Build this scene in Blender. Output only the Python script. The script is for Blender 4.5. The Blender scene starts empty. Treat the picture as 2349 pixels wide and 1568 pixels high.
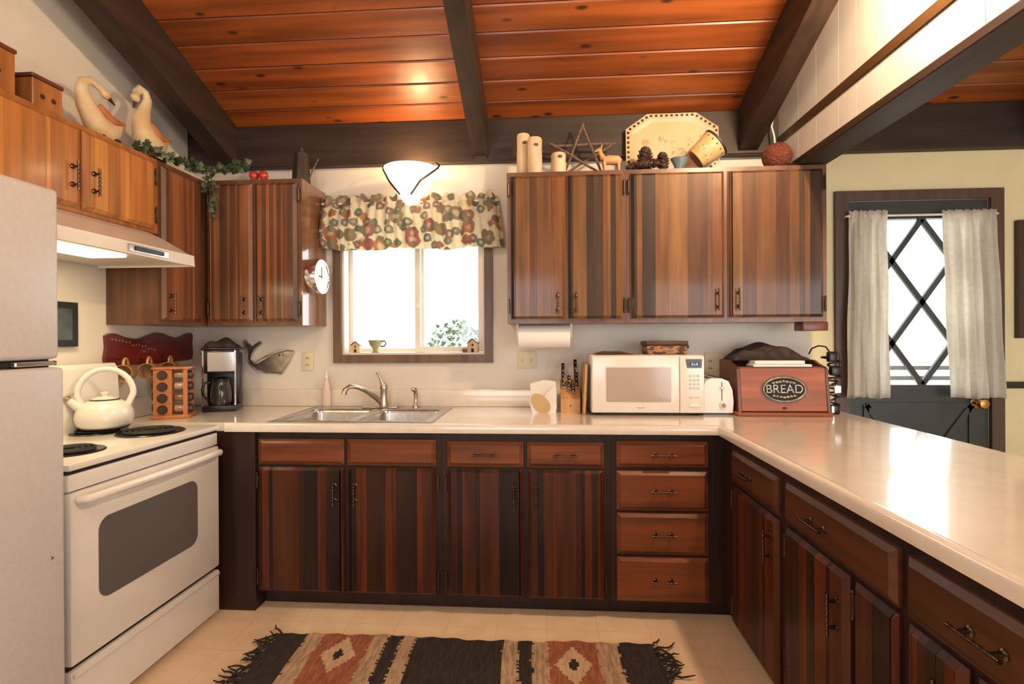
import bpy, bmesh, math, random
from mathutils import Matrix, Vector
random.seed(7)
PI = math.pi
C = bpy.context.scene.collection
scn = bpy.context.scene

# ------------------------------------------------------------ camera
CAM_F, YAW, PITCH, ROLL = 1164.05, .0659, -.0015, -.0053
fwd = Vector((-math.sin(YAW)*math.cos(PITCH), math.cos(YAW)*math.cos(PITCH), math.sin(PITCH)))
rgt = Vector((math.cos(YAW), math.sin(YAW), 0)); upv = rgt.cross(fwd)
c_, s_ = math.cos(ROLL), math.sin(ROLL)
r2 = rgt*c_ + upv*s_; u2 = upv*c_ - rgt*s_
cd = bpy.data.cameras.new('camera'); cam = bpy.data.objects.new('camera', cd); C.objects.link(cam)
cd.sensor_fit = 'HORIZONTAL'; cd.sensor_width = 36; cd.lens = 36*CAM_F/2349; cd.shift_y = -8.64/2349
cd.clip_start = .02; cd.clip_end = 100
cam.matrix_world = Matrix(((r2.x, u2.x, -fwd.x, 0), (r2.y, u2.y, -fwd.y, -2.9869), (r2.z, u2.z, -fwd.z, 1.3211), (0, 0, 0, 1)))
scn.camera = cam

# ------------------------------------------------------------ world, daylight, exposure
w = bpy.data.worlds.new('world'); scn.world = w; w.use_nodes = True
bg = w.node_tree.nodes['Background']; bg.inputs[0].default_value = (.93, .97, 1, 1); bg.inputs[1].default_value = 8.0
vs = scn.view_settings
vs.view_transform = 'Standard'; vs.look = 'None'; vs.gamma = 1; vs.use_curve_mapping = False; vs.exposure = -0.5

def area_light(name, loc, rot, sx, sy, power, col):
    l = bpy.data.lights.new(name, 'AREA'); l.shape = 'RECTANGLE'; l.size = sx; l.size_y = sy
    l.energy = power; l.color = col
    o = bpy.data.objects.new(name, l); C.objects.link(o); o.location = loc; o.rotation_euler = rot
    return o
def point_light(name, loc, power, col, r=.05):
    l = bpy.data.lights.new(name, 'POINT'); l.energy = power; l.color = col; l.shadow_soft_size = r
    o = bpy.data.objects.new(name, l); C.objects.link(o); o.location = loc
    return o
DAY = (.90, .95, 1.0); WARM = (1.0, .66, .36)
# daylight comes from the sky through the glazing and the openings of the rear wall

# ------------------------------------------------------------ helpers
def nlink(t, a, b): t.links.new(a, b)
def base_mat(name, col, rough=.5, metal=0., coat=0., spec=.5, emis=None, estr=0.):
    m = bpy.data.materials.new(name); m.use_nodes = True
    b = m.node_tree.nodes['Principled BSDF']
    b.inputs['Base Color'].default_value = (*col, 1); b.inputs['Roughness'].default_value = rough
    b.inputs['Metallic'].default_value = metal; b.inputs['Coat Weight'].default_value = coat
    b.inputs['Coat Roughness'].default_value = .09
    b.inputs['Specular IOR Level'].default_value = spec
    if emis:
        b.inputs['Emission Color'].default_value = (*emis, 1); b.inputs['Emission Strength'].default_value = estr
    return m
def noise_mat(name, c1, c2, scale=20, rough=.5, bump=0., stretch=(1, 1, 1), coat=0., metal=0., detail=4, lo=.35, hi=.65, rnd=True, spec=.5):
    """two-tone procedural surface: noise in object space, shifted per object"""
    m = base_mat(name, c1, rough, metal, coat, spec); t = m.node_tree; N = t.nodes
    b = N['Principled BSDF']
    tc = N.new('ShaderNodeTexCoord'); oi = N.new('ShaderNodeObjectInfo'); mp = N.new('ShaderNodeMapping')
    mp.inputs['Scale'].default_value = stretch
    src = tc.outputs['Object']
    if rnd:
        mu = N.new('ShaderNodeMath'); mu.operation = 'MULTIPLY'; mu.inputs[1].default_value = 37
        nlink(t, oi.outputs['Random'], mu.inputs[0])
        ad = N.new('ShaderNodeVectorMath'); ad.operation = 'ADD'
        nlink(t, src, ad.inputs[0]); nlink(t, mu.outputs[0], ad.inputs[1]); src = ad.outputs[0]
    nlink(t, src, mp.inputs['Vector'])
    no = N.new('ShaderNodeTexNoise'); no.inputs['Scale'].default_value = scale; no.inputs['Detail'].default_value = detail
    nlink(t, mp.outputs[0], no.inputs['Vector'])
    rp = N.new('ShaderNodeValToRGB'); rp.color_ramp.elements[0].position = lo; rp.color_ramp.elements[1].position = hi
    rp.color_ramp.elements[0].color = (*c1, 1); rp.color_ramp.elements[1].color = (*c2, 1)
    nlink(t, no.outputs['Fac'], rp.inputs[0]); nlink(t, rp.outputs[0], b.inputs['Base Color'])
    if bump:
        bp = N.new('ShaderNodeBump'); bp.inputs['Strength'].default_value = bump; bp.inputs['Distance'].default_value = .004
        nlink(t, no.outputs['Fac'], bp.inputs['Height']); nlink(t, bp.outputs[0], b.inputs['Normal'])
    return m
def wood(name, c, var=.35, axis='z', rough=.35, coat=.25, scale=22, bump=.06, spec=.5, crough=.15):
    st = {'x': (.07, 1, 1), 'y': (1, .07, 1), 'z': (1, 1, .07)}[axis]
    d = tuple(k*(1-var) for k in c); e = tuple(min(1, k*(1+var)) for k in c)
    m = noise_mat(name, d, e, scale, rough, bump, st, coat, spec=spec)
    m.node_tree.nodes['Principled BSDF'].inputs['Coat Roughness'].default_value = crough
    m['tone'] = c
    return m
def knotty(name, c, knot=(.05, .016, .006), axis='x', rough=.38, coat=.2):
    """board with dark knots"""
    m = wood(name, c, .38, axis, rough, coat, 16, .05); t = m.node_tree; N = t.nodes
    b = N['Principled BSDF']; rp = [n for n in N if n.type == 'VALTORGB'][0]
    src = [n for n in N if n.type == 'VECT_MATH'][0].outputs[0]
    mp = N.new('ShaderNodeMapping'); mp.inputs['Scale'].default_value = (3.6, 9, 9); nlink(t, src, mp.inputs['Vector'])
    vo = N.new('ShaderNodeTexVoronoi'); vo.inputs['Scale'].default_value = 1.1; nlink(t, mp.outputs[0], vo.inputs['Vector'])
    r2_ = N.new('ShaderNodeValToRGB'); r2_.color_ramp.elements[0].position = .06; r2_.color_ramp.elements[1].position = .15
    r2_.color_ramp.elements[0].color = (1, 1, 1, 1); r2_.color_ramp.elements[1].color = (0, 0, 0, 1)
    nlink(t, vo.outputs['Distance'], r2_.inputs[0])
    mx = N.new('ShaderNodeMix'); mx.data_type = 'RGBA'
    nlink(t, r2_.outputs[0], mx.inputs[0]); nlink(t, rp.outputs[0], mx.inputs[6]); mx.inputs[7].default_value = (*knot, 1)
    nlink(t, mx.outputs[2], b.inputs['Base Color'])
    return m
def cloth_mat(name, c1, c2, scale=60, trans=.35, rough=.9):
    m = noise_mat(name, c1, c2, scale, rough, .3, (1, 1, 1), 0, rnd=False); t = m.node_tree; N = t.nodes
    b = N['Principled BSDF']; out = N['Material Output']; rp = [n for n in N if n.type == 'VALTORGB'][0]
    tr = N.new('ShaderNodeBsdfTranslucent'); nlink(t, rp.outputs[0], tr.inputs[0])
    mx = N.new('ShaderNodeMixShader'); mx.inputs[0].default_value = trans
    nlink(t, b.outputs[0], mx.inputs[1]); nlink(t, tr.outputs[0], mx.inputs[2]); nlink(t, mx.outputs[0], out.inputs[0])
    return m
def pane_mat(name):
    m = bpy.data.materials.new(name); m.use_nodes = True; t = m.node_tree; N = t.nodes
    N.remove(N['Principled BSDF']); out = N['Material Output']
    tr = N.new('ShaderNodeBsdfTransparent'); tr.inputs[0].default_value = (.96, .98, .97, 1)
    gl = N.new('ShaderNodeBsdfGlossy'); gl.inputs['Roughness'].default_value = .02
    mx = N.new('ShaderNodeMixShader'); mx.inputs[0].default_value = .06
    nlink(t, tr.outputs[0], mx.inputs[1]); nlink(t, gl.outputs[0], mx.inputs[2]); nlink(t, mx.outputs[0], out.inputs[0])
    return m

class MB:
    def __init__(s): s.v = []; s.f = []; s.m = []
    def add(s, vs_, fs, m=0, M=None):
        o = len(s.v)
        s.v += [tuple(M @ Vector(p)) if M else tuple(p) for p in vs_]
        s.f += [tuple(o+i for i in f) for f in fs]; s.m += [m]*len(fs); return s
    def box(s, x0, x1, y0, y1, z0, z1, m=0, M=None):
        return s.add([(x, y, z) for x in (x0, x1) for y in (y0, y1) for z in (z0, z1)],
                     [(0, 1, 3, 2), (4, 6, 7, 5), (0, 4, 5, 1), (2, 3, 7, 6), (0, 2, 6, 4), (1, 5, 7, 3)], m, M)
    def rbox(s, x0, x1, y0, y1, z0, z1, r=.005, seg=2, m=0, M=None):
        bm = bmesh.new(); bmesh.ops.create_cube(bm, size=1)
        for v in bm.verts:
            v.co = Vector(((x0+x1)/2+v.co.x*(x1-x0), (y0+y1)/2+v.co.y*(y1-y0), (z0+z1)/2+v.co.z*(z1-z0)))
        bmesh.ops.bevel(bm, geom=bm.edges[:], offset=r, segments=seg, affect='EDGES', profile=.5)
        bm.verts.index_update()
        s.add([v.co[:] for v in bm.verts], [[v.index for v in f.verts] for f in bm.faces], m, M); bm.free(); return s
    def tube(s, pts, r, n=8, closed=False, m=0, flat=1., M=None):
        pts = [Vector(p) for p in pts]; k = len(pts); rs = r if isinstance(r, (list, tuple)) else [r]*k
        vs_ = []; up = None
        for i, p in enumerate(pts):
            a = pts[(i-1) % k] if closed or i else p; b = pts[(i+1) % k] if closed or i < k-1 else p
            t = (b-a).normalized()
            if up is None:
                up = Vector((0, 0, 1)) if abs(t.z) < .9 else Vector((1, 0, 0))
            nn = (up - t*up.dot(t))
            if nn.length < 1e-5: nn = t.orthogonal()
            nn.normalize(); bb = t.cross(nn); up = nn
            for j in range(n):
                an = 2*PI*j/n; vs_.append(p+(nn*math.cos(an)+bb*math.sin(an)*flat)*rs[i])
        fs = []
        for i in range(k if closed else k-1):
            for j in range(n):
                a, b = i*n+j, i*n+(j+1) % n; c, d = ((i+1) % k)*n+(j+1) % n, ((i+1) % k)*n+j
                fs.append((a, b, c, d))
        if not closed: fs += [tuple(range(n))[::-1], tuple(range((k-1)*n, k*n))]
        return s.add(vs_, fs, m, M)
    def lathe(s, prof, c=(0, 0, 0), n=24, m=0, M=None, sx=1., sy=1.):
        vs_ = []; k = len(prof)
        for r, z in prof:
            for j in range(n):
                a = 2*PI*j/n; vs_.append((c[0]+max(r, 1e-4)*math.cos(a)*sx, c[1]+max(r, 1e-4)*math.sin(a)*sy, c[2]+z))
        fs = [(i*n+j, i*n+(j+1) % n, (i+1)*n+(j+1) % n, (i+1)*n+j) for i in range(k-1) for j in range(n)]
        fs += [tuple(range(n))[::-1], tuple(range((k-1)*n, k*n))]
        return s.add(vs_, fs, m, M)
    def ell(s, c, r, nu=16, nv=10, m=0, M=None):
        prof = [(math.sin(PI*i/nv), -math.cos(PI*i/nv)) for i in range(nv+1)]
        T = Matrix.Translation(c) @ Matrix.Diagonal((*r, 1))
        return s.lathe(prof, n=nu, m=m, M=(M @ T if M else T))
    def prism(s, poly, plane, lo, hi, m=0, M=None):
        f = {'xz': lambda a, b, d: (a, d, b), 'xy': lambda a, b, d: (a, b, d), 'yz': lambda a, b, d: (d, a, b)}[plane]
        k = len(poly)
        vs_ = [f(a, b, lo) for a, b in poly]+[f(a, b, hi) for a, b in poly]
        fs = [tuple(range(k))[::-1], tuple(range(k, 2*k))]+[(i, (i+1) % k, k+(i+1) % k, k+i) for i in range(k)]
        return s.add(vs_, fs, m, M)
    def grid(s, fn, nu, nv, m=0):
        vs_ = [fn(i/nu, j/nv) for i in range(nu+1) for j in range(nv+1)]
        return s.add(vs_, [(i*(nv+1)+j, (i+1)*(nv+1)+j, (i+1)*(nv+1)+j+1, i*(nv+1)+j+1) for i in range(nu) for j in range(nv)], m)
    def mesh(s, name, smooth=0, off=(0, 0, 0)):
        me = bpy.data.meshes.new(name)
        me.from_pydata([(x-off[0], y-off[1], z-off[2]) for x, y, z in s.v], [], s.f)
        me.polygons.foreach_set('material_index', s.m)
        bm = bmesh.new(); bm.from_mesh(me); bmesh.ops.recalc_face_normals(bm, faces=bm.faces[:]); bm.to_mesh(me); bm.free()
        if smooth:
            me.polygons.foreach_set('use_smooth', [True]*len(me.polygons)); me.set_sharp_from_angle(angle=math.radians(smooth))
        return me
    def build(s, name, mat, parent=None, smooth=0, world=True, **props):
        off = ORG.get(parent.name, (0, 0, 0)) if (parent and world) else (0, 0, 0)
        me = s.mesh(name, smooth, off)
        for q in (mat if isinstance(mat, (list, tuple)) else [mat]): me.materials.append(q)
        o = bpy.data.objects.new(name, me); C.objects.link(o); o.parent = parent
        ORG[o.name] = off
        for k, v in props.items(): o[k] = v
        return o
ORG = {}
def tag(o, label, cat, group=None, kind=None):
    o['label'] = label; o['category'] = cat
    if group: o['group'] = group
    if kind: o['kind'] = kind
    return o
def thing(name, label, cat, loc=(0, 0, 0), rz=0, group=None, kind=None):
    o = bpy.data.objects.new(name, None); C.objects.link(o); o.location = loc; o.rotation_euler = (0, 0, rz)
    o.empty_display_size = .05; ORG[o.name] = tuple(loc)
    return tag(o, label, cat, group, kind)
def place(name, me, parent, loc, rot=(0, 0, 0), sc=1, **props):
    """link shared mesh data as a child; loc is relative to the parent"""
    o = bpy.data.objects.new(name, me); C.objects.link(o); o.parent = parent; o.location = loc; o.rotation_euler = rot
    o.scale = (sc, sc, sc) if isinstance(sc, (int, float)) else sc
    for k, v in props.items(): o[k] = v
    return o
def mdata(mb, name, mat, smooth=0):
    me = mb.mesh(name, smooth)
    for q in (mat if isinstance(mat, (list, tuple)) else [mat]): me.materials.append(q)
    return me
def rel(parent, p):
    o = ORG[parent.name]; return (p[0]-o[0], p[1]-o[1], p[2]-o[2])
def text_mesh(body, size, depth):
    cu = bpy.data.curves.new('lettering', 'FONT'); cu.body = body; cu.size = size; cu.extrude = depth
    cu.align_x = 'CENTER'; cu.align_y = 'CENTER'
    o = bpy.data.objects.new('lettering', cu); C.objects.link(o); bpy.context.view_layer.update()
    me = bpy.data.meshes.new_from_object(o.evaluated_get(bpy.context.evaluated_depsgraph_get()))
    bpy.data.objects.remove(o); return me

# ------------------------------------------------------------ materials
M = {}
M['wall'] = noise_mat('cream_wall_paint', (.74, .68, .59), (.78, .72, .63), 6, .55, .02, rnd=False)
M['wall_dining'] = noise_mat('yellow_wall_paint', (.79, .69, .40), (.83, .73, .43), 6, .55, .02, rnd=False)
M['panel'] = noise_mat('white_panelling', (.66, .62, .57), (.70, .66, .61), 5, .5, .02)
M['floor'] = noise_mat('vinyl_floor', (.86, .64, .42), (.93, .72, .49), 9, .38, .03, rnd=False)
M['counter'] = noise_mat('cream_laminate', (.76, .68, .58), (.81, .73, .63), 14, .22, 0, rnd=False, coat=.8)
M['beam'] = wood('dark_stained_beam', (.031, .017, .011), .35, 'y', .55, 0, 20, .15)
M['beamx'] = wood('dark_stained_header', (.031, .017, .011), .35, 'x', .55, 0, 20, .15)
PL = [(.235, .058, .011), (.26, .068, .014), (.21, .049, .010), (.28, .082, .017), (.245, .062, .014)]
M['plank'] = [knotty('cedar_plank_%d' % i, c) for i, c in enumerate(PL)]
UP = [(.155, .066, .017), (.18, .082, .023), (.098, .037, .011), (.030, .015, .008), (.138, .058, .017), (.060, .031, .016), (.16, .058, .013), (.042, .020, .011)]
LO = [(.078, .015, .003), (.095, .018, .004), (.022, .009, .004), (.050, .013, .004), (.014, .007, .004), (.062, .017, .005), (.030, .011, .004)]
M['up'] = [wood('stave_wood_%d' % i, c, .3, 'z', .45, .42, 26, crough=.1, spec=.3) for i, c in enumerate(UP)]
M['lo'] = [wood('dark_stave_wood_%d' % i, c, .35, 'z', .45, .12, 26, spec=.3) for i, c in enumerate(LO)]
M['caseside'] = wood('glossy_cabinet_side_wood', (.20, .085, .036), .25, 'z', .3, 1., crough=.05)
M['case'] = wood('cabinet_case_wood', (.125, .052, .025), .3, 'z', .35, .25)
M['caseo'] = wood('honey_cabinet_wood', (.34, .125, .032), .25, 'z', .32, .3)
HON = [(.50, .205, .048), (.56, .24, .058), (.42, .16, .040), (.37, .14, .042), (.53, .21, .050)]
M['honey'] = [wood('honey_stave_wood_%d' % i, c, .25, 'z', .32, .3) for i, c in enumerate(HON)]
M['caselo'] = wood('dark_cabinet_case_wood', (.025, .010, .006), .35, 'z', .45, .08, spec=.35)
M['drawer'] = wood('drawer_front_wood', (.17, .046, .014), .35, 'x', .38, .15, spec=.4)
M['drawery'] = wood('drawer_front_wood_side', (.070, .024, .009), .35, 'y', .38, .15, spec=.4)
M['iron'] = base_mat('dark_bronze_iron', (.13, .09, .065), .26, 1)
M['hinge'] = base_mat('aged_hinge_metal', (.10, .07, .05), .35, .9)
M['white'] = noise_mat('white_enamel', (.78, .735, .67), (.80, .755, .69), 8, .22, 0, coat=.3, rnd=False)
M['almond'] = noise_mat('almond_enamel', (.56, .525, .50), (.59, .555, .53), 60, .38, .02, rnd=False)
M['black'] = base_mat('black_plastic', (.008, .008, .009), .3)
M['blackmatte'] = base_mat('black_matte', (.012, .011, .011), .65)
M['chrome'] = base_mat('chrome', (.72, .70, .68), .12, 1)
M['steel'] = noise_mat('brushed_steel', (.50, .48, .46), (.62, .60, .57), 40, .28, .02, (1, .1, 1), metal=1)
M['nickel'] = base_mat('brushed_nickel', (.50, .45, .39), .25, 1)
M['brass'] = base_mat('aged_brass', (.55, .32, .12), .25, 1)
M['glassdark'] = base_mat('dark_oven_glass', (.13, .115, .105), .12, 0, .4)
M['pane'] = pane_mat('window_glass')
M['vinyl'] = base_mat('white_vinyl', (.80, .74, .64), .4)
M['trim'] = wood('brown_window_casing', (.15, .085, .05), .25, 'z', .45, .1)
M['doortrim'] = wood('brown_door_casing', (.085, .045, .035), .25, 'z', .45, .1)
M['doorgreen'] = noise_mat('charcoal_green_door_paint', (.030, .034, .033), (.038, .042, .040), 10, .42, .02, rnd=False)
M['sheer'] = cloth_mat('ivory_sheer_cotton', (.80, .76, .68), (.86, .82, .74), 40, .45)
M['plate'] = base_mat('ivory_switch_plate', (.72, .64, .45), .4)
M['paper'] = base_mat('white_paper', (.86, .83, .79), .85)
M['pine'] = wood('light_pine', (.55, .30, .11), .2, 'z', .45, .1)
M['cherry'] = wood('cherry_wood', (.33, .092, .030), .25, 'x', .45, .08)
M['cherrydk'] = wood('dark_cherry_wood', (.13, .035, .017), .3, 'z', .38, .2)
M['spicewood'] = wood('orange_spice_rack_wood', (.48, .17, .06), .2, 'z', .42, .15)
M['birch'] = noise_mat('birch_log', (.60, .42, .24), (.74, .56, .36), 30, .7, .1, (1, 1, .3))
M['bark'] = noise_mat('twig_bark', (.10, .06, .04), (.20, .13, .09), 60, .85, .3)
M['swan'] = noise_mat('painted_swan_wood', (.66, .45, .22), (.78, .64, .42), 9, .5, .05)
M['leaf'] = noise_mat('ivy_leaf_green', (.016, .040, .014), (.045, .085, .032), 12, .45)
M['leaf2'] = noise_mat('ivy_leaf_pale', (.05, .085, .04), (.10, .14, .075), 12, .45)
M['stem'] = base_mat('ivy_stem', (.06, .05, .025), .7)
M['red'] = noise_mat('red_apple_skin', (.42, .02, .015), (.55, .05, .03), 10, .25, coat=.4)
M['darkwood'] = noise_mat('near_black_carved_wood', (.020, .012, .010), (.045, .026, .02), 15, .5)
M['plaque'] = noise_mat('oxblood_lacquer', (.115, .008, .010), (.16, .016, .015), 8, .25, coat=.4)
M['mug'] = noise_mat('tan_stoneware', (.42, .22, .08), (.56, .33, .14), 15, .35, coat=.3)
M['cream'] = noise_mat('cream_ceramic', (.66, .43, .23), (.72, .49, .29), 6, .3, coat=.3)
M['cone'] = noise_mat('pine_cone_brown', (.030, .014, .010), (.085, .045, .03), 30, .5)
M['twine'] = noise_mat('red_brown_twine', (.10, .024, .012), (.21, .055, .026), 70, .85, .5, (1, 1, 4))
M['cordwhite'] = base_mat('white_cord', (.8, .77, .72), .6)
M['leather'] = noise_mat('dark_brown_leather', (.060, .018, .010), (.10, .034, .02), 18, .45, .1)
M['clothdk'] = noise_mat('dark_brown_cloth', (.028, .018, .015), (.06, .042, .034), 30, .9, .3)
M['soap'] = base_mat('frosted_pink_plastic', (.78, .62, .53), .35)
M['tan'] = base_mat('tan_glaze', (.55, .38, .17), .35)
M['frame'] = base_mat('black_frame', (.012, .011, .010), .4)
M['darkred'] = base_mat('dark_frame_wood', (.05, .022, .02), .4)

# ------------------------------------------------------------ the room shell
MB().box(-2.35, 4.5, -5.3, .12, -.1, 0).build('floor', M['floor'])
tag(bpy.data.objects['floor'], 'beige sheet vinyl kitchen floor', 'floor', kind='structure')
# square vinyl pattern: faint grid of joints in the material
t = M['floor'].node_tree; N = t.nodes; b = N['Principled BSDF']; rp = [n for n in N if n.type == 'VALTORGB'][0]
br = N.new('ShaderNodeTexBrick'); br.offset = 0; br.inputs['Scale'].default_value = 1; br.inputs['Brick Width'].default_value = .229
br.inputs['Row Height'].default_value = .229; br.inputs['Mortar Size'].default_value = .0035; br.inputs['Mortar Smooth'].default_value = .6
br.inputs['Mortar'].default_value = (.80, .60, .39, 1); tc = [n for n in N if n.type == 'TEX_COORD'][0]
nlink(t, tc.outputs['Object'], br.inputs['Vector']); nlink(t, rp.outputs[0], br.inputs['Color1']); nlink(t, rp.outputs[0], br.inputs['Color2'])
nlink(t, br.outputs[0], b.inputs['Base Color'])
# vertical panel joints of the painted wall panelling (fine relief)
for k, along in (('wall', 0), ('wall_dining', 0)):
    t = M[k].node_tree; N = t.nodes; b = N['Principled BSDF']; tc = [n for n in N if n.type == 'TEX_COORD'][0]
    sx = N.new('ShaderNodeSeparateXYZ'); nlink(t, tc.outputs['Object'], sx.inputs[0])
    a1 = N.new('ShaderNodeMath'); a1.operation = 'PINGPONG'; a1.inputs[1].default_value = .2; nlink(t, sx.outputs[0], a1.inputs[0])
    a2 = N.new('ShaderNodeMath'); a2.operation = 'GREATER_THAN'; a2.inputs[1].default_value = .0015; nlink(t, a1.outputs[0], a2.inputs[0])
    bp = [n for n in N if n.type == 'BUMP'][0]; bp.inputs['Strength'].default_value = .5; bp.inputs['Distance'].default_value = .002
    nlink(t, a2.outputs[0], bp.inputs['Height'])

WX0, WX1, WZ0, WZ1 = -1.222, -.358, 1.222, 2.0          # kitchen window opening
mb = MB().box(-2.3, WX0, 0, .12, 0, 2.75).box(WX1, 1.5, 0, .12, 0, 2.75).box(WX0, WX1, 0, .12, 0, WZ0).box(WX0, WX1, 0, .12, WZ1, 2.75)
tag(mb.build('wall_back', M['wall']), 'cream painted wall panelling behind the sink and cabinets', 'wall', kind='structure')
DX0, DX1, DZ1 = 1.70, 2.455, 2.078                       # door opening
mb = MB().box(1.5, DX0, 0, .12, 0, 2.75).box(DX1, 4.5, 0, .12, 0, 2.75).box(DX0, DX1, 0, .12, DZ1, 2.75)
tag(mb.build('wall_dining', M['wall_dining']), 'pale yellow panelled wall around the dark door', 'wall', kind='structure')
gable = [(.12, 0), (-5.3, 0), (-5.3, 2.95), (-3.1, 3.83), (.12, 2.54)]
tag(MB().prism(gable, 'yz', -2.3, -2.15).build('wall_left', M['wall']), 'cream wall behind stove and refrigerator', 'wall', kind='structure')
tag(MB().prism(gable, 'yz', 4.4, 4.5).build('wall_outer', M['wall_dining']), 'plain end wall of the dining area', 'wall', kind='structure')
mb = MB().box(-2.3, -1.4, -5.3, -5.2, 0, 3).box(.2, 1.6, -5.3, -5.2, 0, 3).box(4.2, 4.5, -5.3, -5.2, 0, 3)
mb.box(-1.4, .2, -5.3, -5.2, 0, 1.0).box(-1.4, .2, -5.3, -5.2, 2.2, 3).box(1.6, 4.2, -5.3, -5.2, 2.1, 3)
tag(mb.build('wall_rear', M['wall']), 'wall with patio opening opposite the sink', 'wall', kind='structure')

# ceiling: roof deck, planks, rafters, wall beam
RZ = lambda y: 2.568-.4*y
deck = MB().prism([(.12, RZ(.12)+.022), (-3.1, RZ(-3.1)+.022), (-5.3, 2.95), (-5.3, 3.05), (-3.1, RZ(-3.1)+.12), (.12, RZ(.12)+.12)], 'yz', -2.3, 4.5)
ceil = tag(deck.build('ceiling', M['plank'][2]), 'sloping orange cedar plank ceiling on dark rafters', 'ceiling', kind='structure')
al = math.atan(.4); ty, tz = -math.cos(al), math.sin(al); ny, nz = math.sin(al), math.cos(al)
def roof_pt(x, s, h):       # s along the slope from y=0, h above the underside
    return (x, ty*s+ny*h, 2.568+tz*s+nz*h)
def plank(x0, x1, s0, s1, mat, dz):
    g = .0015; c = .006; s0 += g; s1 -= g
    pr = [(s0, .024), (s0, c), (s0+c, 0), (s1-c, 0), (s1, c), (s1, .024)]
    vs_ = [roof_pt(x0, s, h+dz) for s, h in pr]+[roof_pt(x1, s, h+dz) for s, h in pr]
    k = 6
    m_ = MB().add(vs_, [tuple(range(k))[::-1], tuple(range(k, 2*k))]+[(i, (i+1) % k, k+(i+1) % k, k+i) for i in range(k)])
    m_.build('plank', mat, ceil)
cuts = [[-1.62, 1.13], [-.37, 2.64], [-1.89, 1.13], [1.13], [-.37, 2.64], [-1.89, 1.13, 2.64], [-.37], [1.13], [-.37, 2.64], [1.13], [-1.89, 2.64]]
for j in range(11):
    s0 = (.04+.1275*(j-1))/math.cos(al); s1 = s0+.1275/math.cos(al); s0 = max(s0, -.02)
    xs = [-2.28]+cuts[j]+[4.4]
    for a, b_ in zip(xs, xs[1:]):
        plank(a+.0005, b_-.0005, s0, s1, random.choice(M['plank']), random.uniform(0, .0015))
sl = (.04+.1275*10)/math.cos(al)
mb = MB(); vs_ = [roof_pt(x, s, h) for x in (-2.28, 4.4) for s in (sl, 3.34) for h in (0, .02)]
mb.add(vs_, [(0, 1, 3, 2), (4, 6, 7, 5), (0, 4, 5, 1), (2, 3, 7, 6), (0, 2, 6, 4), (1, 5, 7, 3)]).build('upper_boarding', M['plank'][0], ceil)
for x0, x1 in ((-1.958, -1.842), (-.415, -.326), (1.085, 1.19), (2.60, 2.69)):
    MB().prism([(-.058, 2.361), (-3.05, 2.338+.4*3.05), (-3.05, RZ(-3.05)), (-.058, RZ(-.058))], 'yz', x0, x1).build('rafter', M['beam'], ceil)
MB().rbox(-2.15, 4.4, -.06, -.002, 2.344, 2.59, .004, 1).build('wall_beam', M['beamx'], ceil)
MB().box(-.405, -.336, -.075, -.058, 2.345, 2.37).build('bearing_block', M['beam'], ceil)

# partition header above the peninsula
PX = 1.30
part = MB().prism([(-.002, 2.235), (-3.05, 2.235), (-3.05, RZ(-3.05)-.002), (-.002, RZ(0)-.002)], 'yz', PX+.012, PX+.11)
wr = tag(part.build('wall_right', M['panel']), 'white panelled partition hanging above the counter', 'wall', kind='structure')
ys = [-.062, -.292, -.464, -.652, -.78, -.925, -1.172, -1.40, -1.63, -1.86, -2.09, -2.32, -2.6, -3.05]
for a, b_ in zip(ys, ys[1:]):
    a, b_ = a-.0018, b_+.0018
    MB().prism([(a, 2.237), (b_, 2.237), (b_, 2.378), (a, 2.378)], 'yz', PX, PX+.0115).build('panel', M['panel'], wr)
    MB().prism([(a, 2.428), (b_, 2.428), (b_, RZ(b_)-.003), (a, RZ(a)-.003)], 'yz', PX, PX+.0115).build('panel', M['panel'], wr)
MB().rbox(PX-.006, PX+.0115, -3.05, -.062, 2.379, 2.427, .003, 1).build('rail', wood('rail_wood', (.075, .036, .014), .2, 'y', .4, .15), wr)
MB().rbox(PX-.004, 1.445, -3.05, -.002, 2.2, 2.236, .004, 1).build('beam', M['beam'], wr)

# ------------------------------------------------------------ window over the sink
win = thing('window_1', 'white sliding window in brown casing over the sink', 'window', (-.79, 0, 1.2), kind='structure')
mb = MB()
ox0, ox1, oz0, oz1 = -1.271, -.309, 1.173, 2.05
mb.box(ox0, WX0, -.022, -.001, oz0, oz1).box(WX1, ox1, -.022, -.001, oz0, oz1).box(WX0, WX1, -.022, -.001, oz0, WZ0).box(WX0, WX1, -.022, -.001, WZ1, oz1)
mb.build('casing', M['trim'], win)
mb = MB().box(WX0, WX0+.012, 0, .12, WZ0, WZ1).box(WX1-.012, WX1, 0, .12, WZ0, WZ1).box(WX0+.012, WX1-.012, 0, .12, WZ1-.012, WZ1)
mb.build('jamb', M['vinyl'], win)
MB().box(WX0+.012, WX1-.012, -.002, .12, WZ0, WZ0+.012).build('sill', M['vinyl'], win)
def sash(x0, x1, y0, wdt, name='sash'):
    z0, z1 = WZ0+.0135, WZ1-.0135
    m_ = MB().box(x0, x0+wdt, y0, y0+.03, z0, z1).box(x1-wdt, x1, y0, y0+.03, z0, z1).box(x0+wdt, x1-wdt, y0, y0+.03, z0, z0+wdt).box(x0+wdt, x1-wdt, y0, y0+.03, z1-wdt, z1)
    o = m_.build(name, M['vinyl'], win)
    MB().box(x0+wdt, x1-wdt, y0+.013, y0+.017, z0+wdt, z1-wdt).build('pane', M['pane'], o)
    return o
sash(WX0+.0135, -.742, .082, .022)
sl_ = sash(-.79, WX1-.0135, .048, .032)
MB().rbox(-.785, -.766, .036, .049, 1.50, 1.53, .003, 1).build('latch', M['vinyl'], sl_)

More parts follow.
